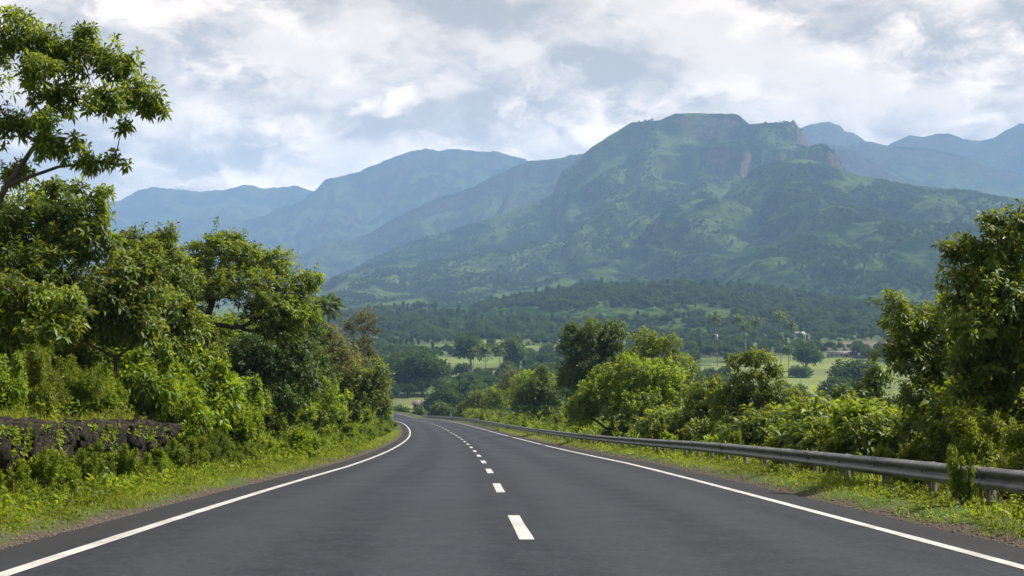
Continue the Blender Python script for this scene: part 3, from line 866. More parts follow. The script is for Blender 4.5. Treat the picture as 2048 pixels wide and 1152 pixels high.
px_tree('roadside_tree', 'olive-green bushy tree at the bend, below the tan-topped tree', 'tree', None, 690, yd(690, -8.5),
        [(665, 770, 0, 55, 45), (710, 760, 0, 52, 50), (745, 780, 0.6, 34, 50), (690, 810, -0.6, 55, 40), (760, 745, 0.4, 22, 30), (640, 800, -0.5, 40, 50)],
        'mass', 'olive', 0.50, 109, 0.14, tris=2, size=0.85)
px_tree('roadside_tree', 'dark green tree filling the gap between the forked tree and the tan-flowered tree', 'tree', None, 605, yd(605, -10),
        [(610, 710, 0, 45, 60), (625, 660, 0, 30, 40), (585, 760, 0, 55, 60), (640, 760, 0, 40, 60)],
        'mass', 'deep', 0.40, 110, 0.14, tris=2, size=0.70)
px_tree('roadside_tree', 'small yellowish tree leaning over the road at the inside of the bend', 'tree', None, 752, yd(752, -8.2),
        [(755, 800, 0, 28, 34), (768, 770, 0, 18, 24), (740, 830, 0, 30, 26), (772, 815, 0, 16, 24)],
        'mass', 'olive', 0.55, 111, 0.10, tris=2, size=0.9)
px_tree('roadside_tree', 'green rounded tree last on the inside of the bend', 'tree', None, 764, yd(764, -7.9),
        [(765, 815, 0, 22, 26), (755, 795, 0, 18, 22), (776, 832, 0, 12, 14), (745, 835, 0, 18, 20)],
        'mass', 'bright', 0.65, 112, 0.12, tris=2, size=1.2)

px_tree('roadside_tree', 'sunlit green tree filling the thicket under the dense twiggy tree', 'tree', None, 330, yd(330, -9.6),
        [(330, 620, 0, 70, 55), (280, 660, 0, 60, 50), (375, 660, 0.4, 45, 50), (320, 700, -0.3, 70, 45)],
        'broad', 'mango', 0.30, 113, 0.06, under=0.6, size=1.05)
px_tree('roadside_tree', 'leafy green tree low at the left edge above the wall shrubs', 'tree', None, 20, yd(20, -9.4),
        [(20, 600, 0, 90, 60), (110, 610, 0.3, 70, 55), (70, 660, 0, 90, 45), (-60, 620, 0, 80, 90)],
        'broad', 'olive', 0.25, 114, 0.05, under=0.6, size=0.9)
px_tree('roadside_tree', 'dark green tree behind and right of the spreading dark tree', 'tree', None, 560, yd(560, -13.0),
        [(560, 640, 0, 60, 50), (610, 640, 0, 42, 46), (600, 600, 0, 36, 34), (530, 700, 0, 60, 50), (640, 690, 0, 30, 40)],
        'mass', 'mango', 0.40, 115, 0.15, tris=2, size=0.65)
px_tree('roadside_tree', 'olive bushy tree between the grey-green tree and the bend', 'tree', None, 640, yd(640, -8.2),
        [(630, 780, 0, 50, 42), (600, 800, 0, 40, 36), (665, 800, 0.4, 42, 40), (640, 830, 0, 55, 30)],
        'mass', 'bright', 0.40, 116, 0.10, tris=2, size=0.55)

# right of the road, behind the guard rail
px_tree('slope_tree', 'tall large-leaved tree at the right edge above the guard rail', 'tree', None, 2004, yd(2004, 9.4),
        [(1985, 500, 0, 75, 60), (2050, 470, 0, 75, 65), (1925, 500, 0, 50, 36), (1890, 490, 0, 22, 14), (1905, 555, 0, 42, 26), (1985, 440, 0, 40, 22), (2000, 600, -0.5, 90, 60), (2060, 620, -0.3, 90, 90),
         (1960, 660, -0.6, 80, 55), (2030, 730, -0.4, 80, 60), (2120, 560, 0, 90, 120), (1945, 725, 0, 60, 40), (1990, 560, 0.5, 80, 60), (1930, 610, 0.4, 60, 50), (2010, 670, 0.6, 90, 70), (1960, 780, 0, 80, 50), (2040, 800, 0, 80, 60)],
        'broad', 'mango', 0.265, 121, 0.09, thin=0.7, trunk=[(2003, 850, 0), (2000, 740, 0), (2005, 640, 0)], under=0.55, inner=0.28, size=0.82)
px_tree('slope_tree', 'slender tree with a leaning top left of the large-leaved tree', 'tree', None, 1862, yd(1862, 9.8),
        [(1785, 600, 0, 32, 20), (1800, 640, 0, 45, 36), (1835, 640, 0.3, 55, 46), (1880, 640, 0.3, 55, 50), (1830, 720, 0, 60, 46), (1900, 720, 0, 65, 60), (1780, 705, 0, 42, 18), (1850, 790, -0.3, 75, 50), (1930, 800, -0.3, 60, 50), (1870, 690, 0.5, 70, 60), (1820, 680, 0.3, 50, 40), (1900, 760, 0.5, 70, 60)],
        'mango', 'mango', 0.27, 122, 0.07, thin=0.4, under=0.55, size=0.95)
px_tree('slope_tree', 'small open tree with raised branches in front of the pale fields', 'tree', None, 1508, yd(1508, 10),
        [(1510, 715, 0, 42, 22), (1470, 722, 0, 20, 18), (1550, 740, 0, 26, 18), (1500, 770, 0, 60, 36), (1560, 800, 0, 60, 40), (1460, 800, 0, 55, 45), (1610, 825, 0.3, 40, 28), (1520, 840, -0.4, 80, 40)],
        'broad', 'mango', 0.30, 123, 0.10, under=0.55, size=0.9)
px_tree('slope_tree', 'bright yellow-green bushy tree beside the rail, lit by the sun', 'tree', None, 1270, yd(1270, 10),
        [(1260, 750, 0, 75, 42), (1320, 755, 0.5, 60, 42), (1200, 790, 0, 62, 45), (1350, 810, 0, 58, 50), (1270, 810, -0.6, 80, 50), (1160, 820, 0, 42, 40)],
        'mass', 'bright', 0.36, 124, 0.16, tris=2, size=0.72)
px_tree('slope_tree', 'tallest dark domed tree behind the yellow-green tree', 'tree', None, 1195, yd(1195, 12),
        [(1190, 680, 0, 60, 46), (1225, 665, 0, 36, 32), (1150, 690, 0, 40, 48), (1185, 740, -0.5, 70, 50), (1145, 760, 0, 42, 50), (1230, 730, 0.5, 40, 60), (1140, 655, 0, 16, 14)],
        'mass', 'deep', 0.46, 125, 0.24, tris=2, size=0.75, trunk=[(1198, 850, 0), (1198, 760, 0), (1200, 700, 0)])
px_tree('slope_tree', 'dark green tree joined to the right of the domed tree', 'tree', None, 1310, yd(1310, 13.5),
        [(1290, 680, 0, 36, 28), (1330, 700, 0, 46, 34), (1275, 720, 0, 40, 40), (1370, 735, 0.5, 34, 30), (1345, 750, 0, 50, 40)],
        'mass', 'mango', 0.46, 126, 0.18, tris=2, size=0.75)
px_tree('slope_tree', 'olive-green tree between the yellow-green tree and the open tree', 'tree', None, 1420, yd(1420, 10.5),
        [(1410, 790, 0, 50, 40), (1440, 820, 0, 50, 46), (1385, 840, 0, 50, 46), (1430, 770, 0.3, 30, 22)],
        'mass', 'olive', 0.34, 127, 0.12, tris=2, size=0.6)
px_tree('slope_tree', 'dark rounded tree left of the domed tree', 'tree', None, 1080, yd(1080, 10.5),
        [(1075, 780, 0, 42, 36), (1100, 800, 0, 36, 40), (1050, 805, 0, 36, 34), (1085, 745, 0, 22, 20)],
        'mass', 'deep', 0.55, 128, 0.18, tris=2, size=0.9)
px_tree('slope_tree', 'dark leafy tree low on the slope between the open tree and the leaning tree', 'tree', None, 1690, yd(1690, 12.5),
        [(1690, 800, 0, 55, 40), (1650, 825, 0, 45, 36), (1735, 790, 0.4, 48, 44), (1700, 840, -0.4, 70, 40), (1755, 750, 0.3, 30, 26)],
        'broad', 'deep', 0.32, 136, 0.09, under=0.5, size=0.95)
px_tree('slope_tree', 'mid-green tree right behind the small open tree', 'tree', None, 1590, yd(1590, 13.0),
        [(1590, 815, 0, 50, 30), (1550, 800, 0.4, 40, 30), (1620, 835, 0, 45, 32)],
        'broad', 'mango', 0.36, 137, 0.09, under=0.5, size=1.05)
px_tree('slope_tree', 'light green tree above the far guard rail', 'tree', None, 1060, yd(1060, 12),
        [(1060, 760, 0, 40, 26), (1040, 790, 0, 32, 30), (1090, 770, 0.4, 30, 30)],
        'mass', 'bright', 0.6, 129, 0.16, tris=2, size=0.9)
px_tree('slope_tree', 'brownish-topped tree behind the light green tree', 'tree', None, 1020, yd(1020, 12.5),
        [(1022, 748, 0, 20, 16), (1015, 775, 0, 24, 24), (1030, 790, 0, 24, 26)],
        'mass', 'tan', 0.65, 130, 0.16, tris=2, size=0.9)
px_tree('slope_tree', 'dark round tree beside the rail where the road bends away', 'tree', None, 880, yd(880, 10),
        [(880, 818, 0, 22, 17), (895, 825, 0, 16, 14), (868, 828, 0, 14, 12)],
        'mass', 'deep', 0.85, 131, 0.2, tris=2, size=1.5)
px_tree('slope_tree', 'bushy mid-green tree along the far rail', 'tree', None, 945, yd(945, 11),
        [(945, 808, 0, 26, 22), (960, 795, 0, 20, 18), (925, 822, 0, 20, 16), (970, 820, 0, 24, 18)],
        'mass', 'mango', 0.75, 132, 0.2, tris=2, size=1.2)
px_tree('slope_tree', 'green tree behind the far rail, left of the brownish one', 'tree', None, 990, yd(990, 11.5),
        [(990, 790, 0, 26, 24), (1005, 812, 0, 24, 20), (975, 810, 0, 22, 20)],
        'mass', 'weed', 0.7, 133, 0.2, tris=2, size=1.1)
px_tree('slope_tree', 'light round bush-like tree beyond the road end at the rail', 'tree', None, 838, yd(838, 12),
        [(838, 822, 0, 14, 12), (830, 828, 0, 12, 9), (846, 829, 0, 10, 8)],
        'mass', 'deep', 0.9, 134, 0.2, tris=2, size=1.6)
px_tree('slope_tree', 'small round tree beyond the rail beside the ploughed field', 'tree', None, 805, yd(805, 14),
        [(806, 822, 0, 13, 12), (797, 830, 0, 10, 8), (816, 830, 0, 9, 8)],
        'mass', 'far_mid', 0.9, 135, 0.2, tris=2, size=1.6)

# ------------------------------------------------------------------ shrubs: one of each kind, then copies
def dome(rg, w_, h_, k, up=0.5):
    """lobes of a bush about 2w wide and h high"""
    out = [(np.array([0, 0, h_ * 0.55]), np.array([w_ * 0.55, w_ * 0.55, h_ * 0.42]))]
    for i in range(k):
        a = i * 2.4 + rg.random(); r_ = w_ * (0.45 + 0.2 * rg.random()); hh = h_ * (0.28 + up * rg.random())
        out.append((np.array([math.cos(a) * r_, math.sin(a) * r_, hh]), np.array([w_ * 0.42, w_ * 0.42, h_ * 0.26]) * (0.8 + 0.4 * rg.random())))
    return out


PROTO = {}


def shrub_proto(key, leaf, style, w_, h_, k, spacing, size, seed, tris=4, spikes=0):
    rg = np.random.default_rng(seed)
    lob = dome(rg, w_, h_, k)
    for i in range(spikes):
        a = rg.random() * 6.28; r_ = w_ * 0.6 * rg.random()
        lob.append((np.array([math.cos(a) * r_, math.sin(a) * r_, h_ * (0.88 + 0.2 * rg.random())]), np.array([0.09, 0.09, 0.2]) * h_))
    (Vw, Qw), (Vl, Tl) = tree_parts(np.zeros(3), lob, style, spacing, seed, 0.018, tris=tris, size=size, multi=True, under=0.9)
    PROTO[key] = (mesh('stems', Vw, Qw, M['bark'], True), mesh('foliage', Vl, Tl, M[leaf]), Vl[:, 2].max())


shrub_proto('bright', 'bright', 'shrub', 1.0, 1.5, 7, 0.135, 1.2, 201, spikes=5, tris=2)
shrub_proto('leafy', 'bright', 'broad', 0.9, 1.5, 6, 0.20, 0.80, 202, spikes=4)
shrub_proto('lance', 'lime', 'lance', 0.8, 1.6, 6, 0.17, 1.0, 203, spikes=7)
shrub_proto('weed', 'weed', 'shrub', 0.8, 0.9, 7, 0.125, 0.88, 204, spikes=5, tris=2)
shrub_proto('fern', 'weed', 'lance', 0.8, 1.2, 6, 0.15, 0.75, 205, spikes=6)
shrub_proto('deep', 'mango', 'broad', 1.2, 1.8, 8, 0.24, 0.85, 206)
shrub_proto('olive', 'olive', 'shrub', 1.1, 1.6, 8, 0.155, 1.25, 207, spikes=4, tris=2)
def stalk_proto(key, leaf, seed):
    rg = np.random.default_rng(seed); lob = []
    for i in range(5):
        x, y = rg.normal(size=2) * 0.16
        for j in range(4):
            lob.append((np.array([x * (1 + j * 0.35), y * (1 + j * 0.35), 0.25 + 0.24 * j + 0.06 * i]), np.array([0.14, 0.14, 0.10]) * (1.25 - 0.15 * j)))
    (Vw, Qw), (Vl, Tl) = tree_parts(np.zeros(3), lob, 'shrub', 0.13, seed, 0.008, size=1.0, multi=True, under=0.9, nleaf=8)
    PROTO[key] = (mesh('stems', Vw, Qw, M['bark'], True), mesh('foliage', Vl, Tl, M[leaf]), Vl[:, 2].max())


stalk_proto('stalk', 'weed', 209)
shrub_proto('tansy', 'lime', 'shrub', 0.6, 0.9, 5, 0.115, 0.92, 208, spikes=6, tris=2)
srnd = random.Random(5)


def shrub(key, x, y, h, wide, label, group, name='shrub', cat='shrub'):
    st, fo, h0 = PROTO[key]
    r_ = thing(name, label, cat, (x, y, gz(x, y) - 0.05), group, srnd.uniform(0, 6.28))
    k = h / h0; r_.scale = (k * wide, k * wide, k)
    ob('stems', st, r_); ob('foliage', fo, r_)
    return r_


def px_shrub(key, u, y, vtop, wide, label, group=None, **kw):
    x = (u - 1024) / F * y
    h = EYE + (576 - vtop) / F * y - gz(x, y)
    return shrub(key, x, y, max(h, 0.3), wide, label, group, **kw)


for (key, u, d_, vtop, wide, lb) in (
        ('lance', 75, -8.6, 665, 0.75, 'narrow-leaved shrub with a tall upright shoot above the stone wall, at the left edge'),
        ('leafy', 0, -8.8, 690, 0.8, 'bright leafy shrub on top of the stone wall, cut by the left edge'),
        ('fern', 140, -8.9, 700, 0.9, 'feathery green shrub above the middle of the stone wall'),
        ('bright', 205, -8.9, 715, 0.8, 'light green shrub between the feathery shrub and the broad-leaved shrub'),
        ('leafy', 285, -8.9, 665, 0.8, 'bright broad-leaved shrub above the far end of the stone wall'),
        ('bright', 345, -8.9, 700, 0.75, 'fresh green shrub just left of the forked trunk'),
        ('leafy', 405, -8.4, 690, 0.85, 'large bright green shrub in front of the forked trunk'),
        ('bright', 450, -8.2, 740, 0.85, 'bright green shrub right of the forked trunk, leaning to the road'),
        ('leafy', 375, -8.0, 770, 0.8, 'bright shrub hanging over the end of the stone wall'),
        ('bright', 480, -7.9, 790, 0.8, 'green shrub at the foot of the grey-green low tree'),
        ('weed', 30, -6.9, 920, 0.8, 'low weedy plant in front of the stone wall at the left edge'),
        ('weed', 100, -6.9, 890, 0.8, 'leafy weed covering the foot of the stone wall near the left edge'),
        ('weed', 170, -7.0, 900, 0.9, 'leafy weed clump against the middle of the stone wall'),
        ('stalk', 228, -7.0, 880, 0.8, 'broad-leaved weed standing out from the stone wall'),
        ('weed', 275, -7.1, 892, 0.8, 'tall weed covering the wall left of its far end'),
        ('olive', 345, -7.3, 868, 0.8, 'olive weed clump at the far end of the stone wall'),
        ('weed', 368, -7.2, 868, 0.9, 'green weed clump just past the end of the stone wall'),
        ('fern', 420, -7.2, 850, 0.9, 'feathery verge plant beyond the stone wall'),
        ('deep', 1985, 10.8, 700, 0.8, 'dark shrub around the trunk of the tall large-leaved tree'),
        ('deep', 2070, 10.6, 690, 0.8, 'dark shrub right of the large-leaved tree trunk, cut by the right edge'),
        ('olive', 1905, 10.8, 745, 0.8, 'olive shrub between the leaning tree and the large-leaved tree'),
        ('deep', 60, -11.5, 560, 0.9, 'dark shrub behind the upright shoot at the left edge'),
        ('deep', 190, -11.5, 590, 0.9, 'dark shrub filling the thicket above the feathery shrub'),
        ('olive', 310, -11.8, 600, 0.8, 'olive shrub behind the broad-leaved shrub above the wall'),
        ('olive', 130, -10.2, 630, 0.9, 'olive shrub in the shade below the pale drooping tree'),
        ('deep', 470, -12.5, 640, 0.9, 'dark shrub behind the forked trunk'),
        ('olive', 350, -13.0, 620, 0.9, 'dull green shrub seen left behind the forked trunk'),
        ('deep', 255, -13.5, 560, 0.9, 'dark shrub high in the thicket behind the drooping tree'),
        ('deep', 420, -13.5, 600, 0.9, 'dark shrub right behind the fork of the bare trunk'),
        ('stalk', 60, -7.1, 885, 0.9, 'leggy weed standing against the wall at the left edge'),
        ('stalk', 195, -7.2, 870, 0.9, 'leggy weed rising halfway up the middle of the wall'),
        ('weed', 60, -6.5, 990, 0.9, 'small weed at the very edge of the verge, lower left corner'),
        ('stalk', 140, -7.1, 890, 0.8, 'low leafy weed below the middle of the stone wall'),
        ('bright', 318, -7.1, 885, 0.8, 'fresh green weed near the far end of the stone wall'),
        ('stalk', 1922, 6.3, 880, 0.6, 'leafy weed growing up in front of the guard rail'),
        ('lance', 1960, 8.2, 785, 0.9, 'yellow-green narrow-leaved shrub behind the rail near the right edge'),
        ('lance', 2060, 8.2, 800, 0.9, 'yellow-green shrub behind the rail, cut by the right edge'),
        ('olive', 1870, 8.3, 830, 0.9, 'olive shrub behind the rail left of the yellow-green shrub'),
        ('deep', 1790, 9.6, 790, 0.85, 'dark broad-leaved shrub behind the rail below the leaning top'),
        ('bright', 1720, 9.0, 785, 0.9, 'sunlit green shrub behind the rail right of the open gap'),
        ('olive', 1675, 8.8, 806, 0.9, 'olive shrub behind the rail in the gap showing the valley'),
        ('lance', 1470, 8.2, 850, 0.7, 'yellow-tipped shrub behind the rail left of the open tree trunk'),
        ('bright', 1560, 8.6, 845, 0.9, 'green shrub behind the rail right of the open tree trunk'),
        ('olive', 1330, 8.6, 825, 0.9, 'grey-green shrub between the rail and the yellow-green tree'),
        ('olive', 1230, 9.0, 835, 0.9, 'dull green shrub at the foot of the yellow-green tree'),
        ('weed', 1545, 6.4, 925, 0.8, 'green weed clump on the verge in front of the rail'),
):
    px_shrub(key, u, yd(u, d_), vtop, wide, lb)

# thicket along the left bank and behind the rail
def clear(s, d):
    return road(s, d)


LOOK = {'weed': 'weedy green', 'bright': 'bright green', 'fern': 'feathery green', 'olive': 'olive', 'leafy': 'glossy bright', 'deep': 'dark green',
        'lance': 'yellowish', 'tansy': 'small flowering', 'stalk': 'leggy green'}
LEFT_MARK = ((400, 'beside the forked trunk'), (500, 'below the grey-green low tree'), (600, 'left of the tan-flowered tree'), (660, 'below the tan-flowered tree'),
             (710, 'by the tan-topped tree'), (740, 'near the bend'), (770, 'at the inside of the bend'))
RIGHT_MARK = ((2000, 'at the right edge'), (1850, 'below the leaning tree'), (1680, 'by the valley gap'), (1500, 'by the open tree'), (1400, 'below the olive-green tree'),
              (1270, 'by the bushy tree'), (1180, 'below the dark domed tree'), (1080, 'below the dark rounded tree'), (1000, 'along the far rail'), (900, 'at the bend'))


def mark(p, table):
    u = 1024 + F * p[0] / p[1]
    return min(table, key=lambda q: abs(q[0] - u))[1]


s_ = 33.5
while s_ < 235:
    gap = 1.55 + s_ * 0.026
    for (d_, hh, keys, lb, gp) in (
            (-7.2, 1.2, ('weed', 'bright', 'fern', 'bright'), 'front shrub', 'front shrubs of the left thicket'),
            (-9.3, 2.2, ('bright', 'olive', 'leafy', 'bright', 'weed'), 'second-row shrub', 'middle shrubs of the left thicket'),
            (-12.3, 3.6, ('deep', 'olive', 'deep', 'bright'), 'tall back shrub', 'back shrubs of the left thicket')):
        if d_ < -10 and int(s_ * 3) % 2:
            continue
        d2 = d_ + srnd.uniform(-0.6, 0.5); p = road(s_ + srnd.uniform(-0.6, 0.6), d2)
        hgt = hh * srnd.uniform(0.65, 1.2) * (0.75 + 0.25 * min(1, s_ / 60))
        key = srnd.choice(keys)
        shrub(key, p[0], p[1], hgt, srnd.uniform(0.95, 1.3), LOOK[key] + ' ' + lb + ' ' + mark(p, LEFT_MARK), gp)
    s_ += gap
s_ = 12.0
while s_ < 265:
    gap = 1.5 + s_ * 0.03
    for (d_, hh, keys, lb, gp) in (
            (8.6, 1.15, ('lance', 'olive', 'tansy', 'bright', 'weed'), 'shrub close behind the rail', 'shrubs close behind the rail'),
            (10.6, 3.3, ('deep', 'olive', 'deep', 'bright'), 'shrub on the slope', 'shrubs on the slope behind the rail'),
            (14.5, 5.6, ('deep', 'deep', 'olive'), 'tall shrub low on the slope', 'tall shrubs low on the slope')):
        if d_ > 12 and int(s_ * 3) % 2:
            continue
        if s_ < 34 and d_ > 9:
            hh *= 0.6
        p = road(s_ + srnd.uniform(-0.6, 0.6), d_ + srnd.uniform(-0.4, 0.9))
        hgt = hh * srnd.uniform(0.7, 1.2)
        key = srnd.choice(keys)
        shrub(key, p[0], p[1], hgt, srnd.uniform(0.95, 1.3), LOOK[key] + ' ' + lb + ' ' + mark(p, RIGHT_MARK), gp)
    s_ += gap

# ------------------------------------------------------------------ grass and low cover (nobody could count it)
def scatter(n, s0, s1, d0, d1, rg, power=1.0):
    """points beside the road, denser towards s0"""
    q = rg.random(n); s = s0 * (s1 / s0) ** (q ** power); d = d0 + (d1 - d0) * rg.random(n)
    p = road(s, d); p[:, 2] = ground_z(p[:, 0], p[:, 1])
    return s, d, p


def blades(p, s, rg, h0, h1, w0, tall=1.0):
    n = len(p); k = np.maximum(1.0, s / 22.0) ** 0.6
    a = rg.random(n) * 6.28
    D = np.stack([np.cos(a), np.sin(a), np.full(n, 1.3) + rg.random(n)], -1); D = unit(D)
    side = np.stack([-np.sin(a), np.cos(a), np.zeros(n)], -1)
    h = (h0 + (h1 - h0) * rg.random(n) ** 2) * k ** 0.4 * tall; wd = w0 * k * (0.7 + 0.6 * rg.random(n))
    b0 = p - np.array([0, 0, 0.02])
    mid = b0 + D * h[:, None] * 0.6
    tip = mid + unit(D + np.stack([np.cos(a), np.sin(a), -0.6 + 0 * a], -1) * 0.9) * h[:, None] * 0.5
    V = np.stack([b0 - side * wd[:, None] / 2, b0 + side * wd[:, None] / 2, mid + side * wd[:, None] * 0.35, mid - side * wd[:, None] * 0.35, tip], 1)
    f = np.array([[0, 1, 2], [0, 2, 3], [3, 2, 4]])
    return V.reshape(-1, 3), (np.arange(n)[:, None, None] * 5 + f[None]).reshape(-1, 3)


rg = np.random.default_rng(77)
acc, acc2 = [], []
for (n, s0, s1, d0, d1, h0, h1, w0) in ((62000, 8, 150, 5.30, 7.8, 0.04, 0.17, 0.010), (52000, 9, 150, -7.6, -5.45, 0.04, 0.20, 0.010),
                                        (15000, 10, 31, -9.6, -7.72, 0.10, 0.40, 0.012), (9000, 30, 90, -9.5, -7.0, 0.10, 0.35, 0.02), (9000, 12, 90, 7.4, 9.0, 0.10, 0.4, 0.016)):
    s, d, p = scatter(n, s0, s1, d0, d1, rg)
    ad_ = np.abs(d)
    k = (ad_ > 5.55 + 0.55 * fbm(p[:, 0] * 0.9, p[:, 1] * 0.9, 3, 41)) & (fbm(p[:, 0] * 0.45, p[:, 1] * 0.45, 3, 43) > -0.42 + 0.35 * (rg.random(n) - 0.5))
    s, p = s[k], p[k]
    tall = np.clip(1 + 1.6 * fbm(p[:, 0] * 0.35, p[:, 1] * 0.35, 2, 47), 0.35, 2.4)
    q = fbm(p[:, 0] * 0.25, p[:, 1] * 0.25, 2, 53) + 0.25 * rg.normal(size=len(p)) > 0.30
    for msk, dst in ((~q, acc), (q, acc2)):
        if msk.any():
            V, T = blades(p[msk], s[msk], rg, h0, h1, w0, tall[msk])
            dst.append((V, T))
V, T = join(acc); ob('grass', mesh('grass', V, T, M['grass']), kind='stuff', label='fresh green grass on the road verges and banks')
for (n, s0, s1, d0, d1, h0, h1, w0) in ((1500, 9, 60, -7.7, -5.6, 0.2, 0.75, 0.006), (1300, 9, 60, 5.6, 8.4, 0.2, 0.65, 0.006), (900, 10, 31, -9.5, -7.8, 0.3, 0.8, 0.006)):
    s, d, p = scatter(n, s0, s1, d0, d1, rg)
    k = fbm(p[:, 0] * 0.7, p[:, 1] * 0.7, 2, 67) > 0.0
    acc2.append(blades(p[k], s[k], rg, h0, h1, w0))
V, T = join(acc2); ob('dry_grass', mesh('dry_grass', V, T, M['straw']), kind='stuff', label='yellowed grass blades among the verge grass')

acc = []
for (n, s0, s1, d0, d1, hh) in ((3200, 10, 160, -13.5, -7.9, 0.5), (2000, 11, 80, -7.5, -6.1, 0.30), (900, 11, 80, 5.9, 7.3, 0.10), (4600, 10, 240, 7.4, 17, 0.6)):
    s, d, p = scatter(n, s0, s1, d0, d1, rg, 0.9)
    k = np.maximum(1, s / 30) ** 0.7
    C = p + np.stack([0 * s, 0 * s, rg.random(n) * hh * k], -1)
    A = unit(rg.normal(size=(n, 3)) * 0.5 + np.array([0, 0, 1.0]))
    for lo, hi, f in ((0, 1.2, 1.0), (1.2, 2.0, 1.6), (2.0, 9, 2.6)):
        m_ = (k >= lo) & (k < hi) if lo else (k < hi)
        if m_.any():
            acc.append(rosettes(C[m_], A[m_], rg, n=10, ln=0.12 * f, wr=0.42, phi=(20, 105), droop=0.15, tris=2, stem=0.25 * f))
for (n, s0, s1, d0, d1) in ((3200, 9, 70, 5.45, 7.3), (3600, 9, 70, -7.6, -5.5)):
    s, d, p = scatter(n, s0, s1, d0, d1, rg, 1.0)
    k = (np.abs(d) > 5.6 + 0.5 * fbm(p[:, 0] * 0.9, p[:, 1] * 0.9, 3, 41)) & (fbm(p[:, 0] * 0.5, p[:, 1] * 0.5, 3, 61) > -0.15)
    s, p = s[k], p[k]; n = len(p)
    C = p + np.stack([0 * s, 0 * s, 0.03 + 0.16 * rg.random(n) * np.clip(1 + 1.5 * fbm(p[:, 0] * 0.6, p[:, 1] * 0.6, 2, 63), 0.2, 2)], -1)
    acc.append(rosettes(C, unit(rg.normal(size=(n, 3)) * 0.5 + np.array([0, 0, 1.0])), rg, n=9, ln=0.055, wr=0.5, phi=(20, 100), droop=0.1, tris=2, stem=0.08))
V, T = join(acc); ob('undergrowth', mesh('undergrowth', V, T, M['weed']), kind='stuff', label='low leafy undergrowth covering the banks between the shrubs')
# creepers hanging over the stone wall
n = 1900
s = WALL_S0 + 3 + (WALL_S1 - WALL_S0 - 3) * rg.random(n)
h = WALL_H * rg.random(n) ** 1.3
k = perlin(s * 0.9, s * 0 + 3.1, 3) > -0.10 - 0.8 * (h / WALL_H - 0.78)
s, h = s[k], h[k]; n = len(s)
C = road(s, WALL_D + 0.06 + 0.08 * rg.random(n), h + 0.03)
A = unit(np.array([[0.8, 0, 0.5]]) + rg.normal(size=(n, 3)) * 0.4)
V, T = rosettes(C, A, rg, n=9, ln=0.10, wr=0.45, phi=(30, 110), droop=0.2, tris=4, stem=0.12)
ob('creeper', mesh('creeper', V, T, M['weed']), label='thin green creeper hanging over the dark stone wall', category='creeper')

# loose gravel and crumbs of soil beside the asphalt
n = 5200
sd_ = np.where(rg.random(n) < 0.5, -1, 1); s = 9 * (70 / 9) ** rg.random(n); d = sd_ * (5.12 + np.abs(rg.normal(size=n)) * 0.28)
p = road(s, d); p[:, 2] = np.maximum(ground_z(p[:, 0], p[:, 1]), p[:, 2] * (np.abs(d) < 5.15) - 99 * (np.abs(d) >= 5.15))
q = (0.008 + 0.022 * rg.random(n) ** 3) * np.maximum(1, s / 30) ** 0.5
tet = np.array([[1, 1, 0.4], [-1, 0.8, -0.3], [0.2, -1, -0.3], [0.1, 0.1, 1.0], [0, 0, -0.6]])
V = p[:, None] + (tet[None] * (0.7 + 0.6 * rg.random((n, 5, 1)))) * q[:, None, None]
f = np.array([[0, 1, 3], [1, 2, 3], [2, 0, 3], [1, 0, 4], [2, 1, 4], [0, 2, 4]])
ob('gravel', mesh('gravel', V.reshape(-1, 3), (np.arange(n)[:, None, None] * 5 + f[None]).reshape(-1, 3), M['gravel']), kind='stuff', label='loose brown gravel along the edges of the asphalt')

# ------------------------------------------------------------------ dark stone wall
wall = thing('stone_wall', 'dark rough stone wall holding the left bank under the grass edge', 'wall', tuple(road(20.0, WALL_D)))
wl = np.array(wall.location)
ss = np.arange(WALL_S0, WALL_S1 + 0.01, 0.5)
prof_ = [(-0.12, -0.3), (-0.16, WALL_H - 0.10), (-0.60, WALL_H - 0.06), (-0.60, -0.3)]
V = np.concatenate([road(ss, WALL_D + a, b_) for a, b_ in prof_]).reshape(4, len(ss), 3).transpose(1, 0, 2).reshape(-1, 3) - wl
a, c = np.meshgrid(np.arange(len(ss) - 1), np.arange(3), indexing='ij')
q = np.stack([a * 4 + c, a * 4 + c + 1, (a + 1) * 4 + c + 1, (a + 1) * 4 + c], -1).reshape(-1, 4)
q = np.concatenate([q, [[0, 3, 2, 1]], [[len(V) - 4, len(V) - 3, len(V) - 2, len(V) - 1]]])
ob('core', mesh('core', V, q, M['rock']), wall)
stone_me = []
for k in range(8):
    g = np.linspace(-1, 1, 4); faces_v = {}; Vs = []; Qs = []
    def vid(p):
        key = tuple(np.round(p, 3))
        if key not in faces_v:
            faces_v[key] = len(Vs); Vs.append(p)
        return faces_v[key]
    for ax in range(3):
        for sg_ in (-1, 1):
            for i in range(3):
                for j in range(3):
                    cs = []
                    for (a, b_) in ((i, j), (i + 1, j), (i + 1, j + 1), (i, j + 1)):
                        p = np.zeros(3); p[ax] = sg_; p[(ax + 1) % 3] = g[a]; p[(ax + 2) % 3] = g[b_]; cs.append(vid(p))
                    Qs.append(cs if sg_ > 0 else cs[::-1])
    Vs = np.array(Vs)
    nrm = unit(Vs); bl = 0.80 * Vs + 0.20 * nrm * 1.35
    rr = np.random.default_rng(300 + k)
    Vs = (bl + rr.normal(size=bl.shape) * 0.13) * 0.5
    stone_me.append(mesh('stone', Vs, np.array(Qs), M['rock']))
s_ = WALL_S0 + 0.2
th0 = float(np.interp(20, S, TH))
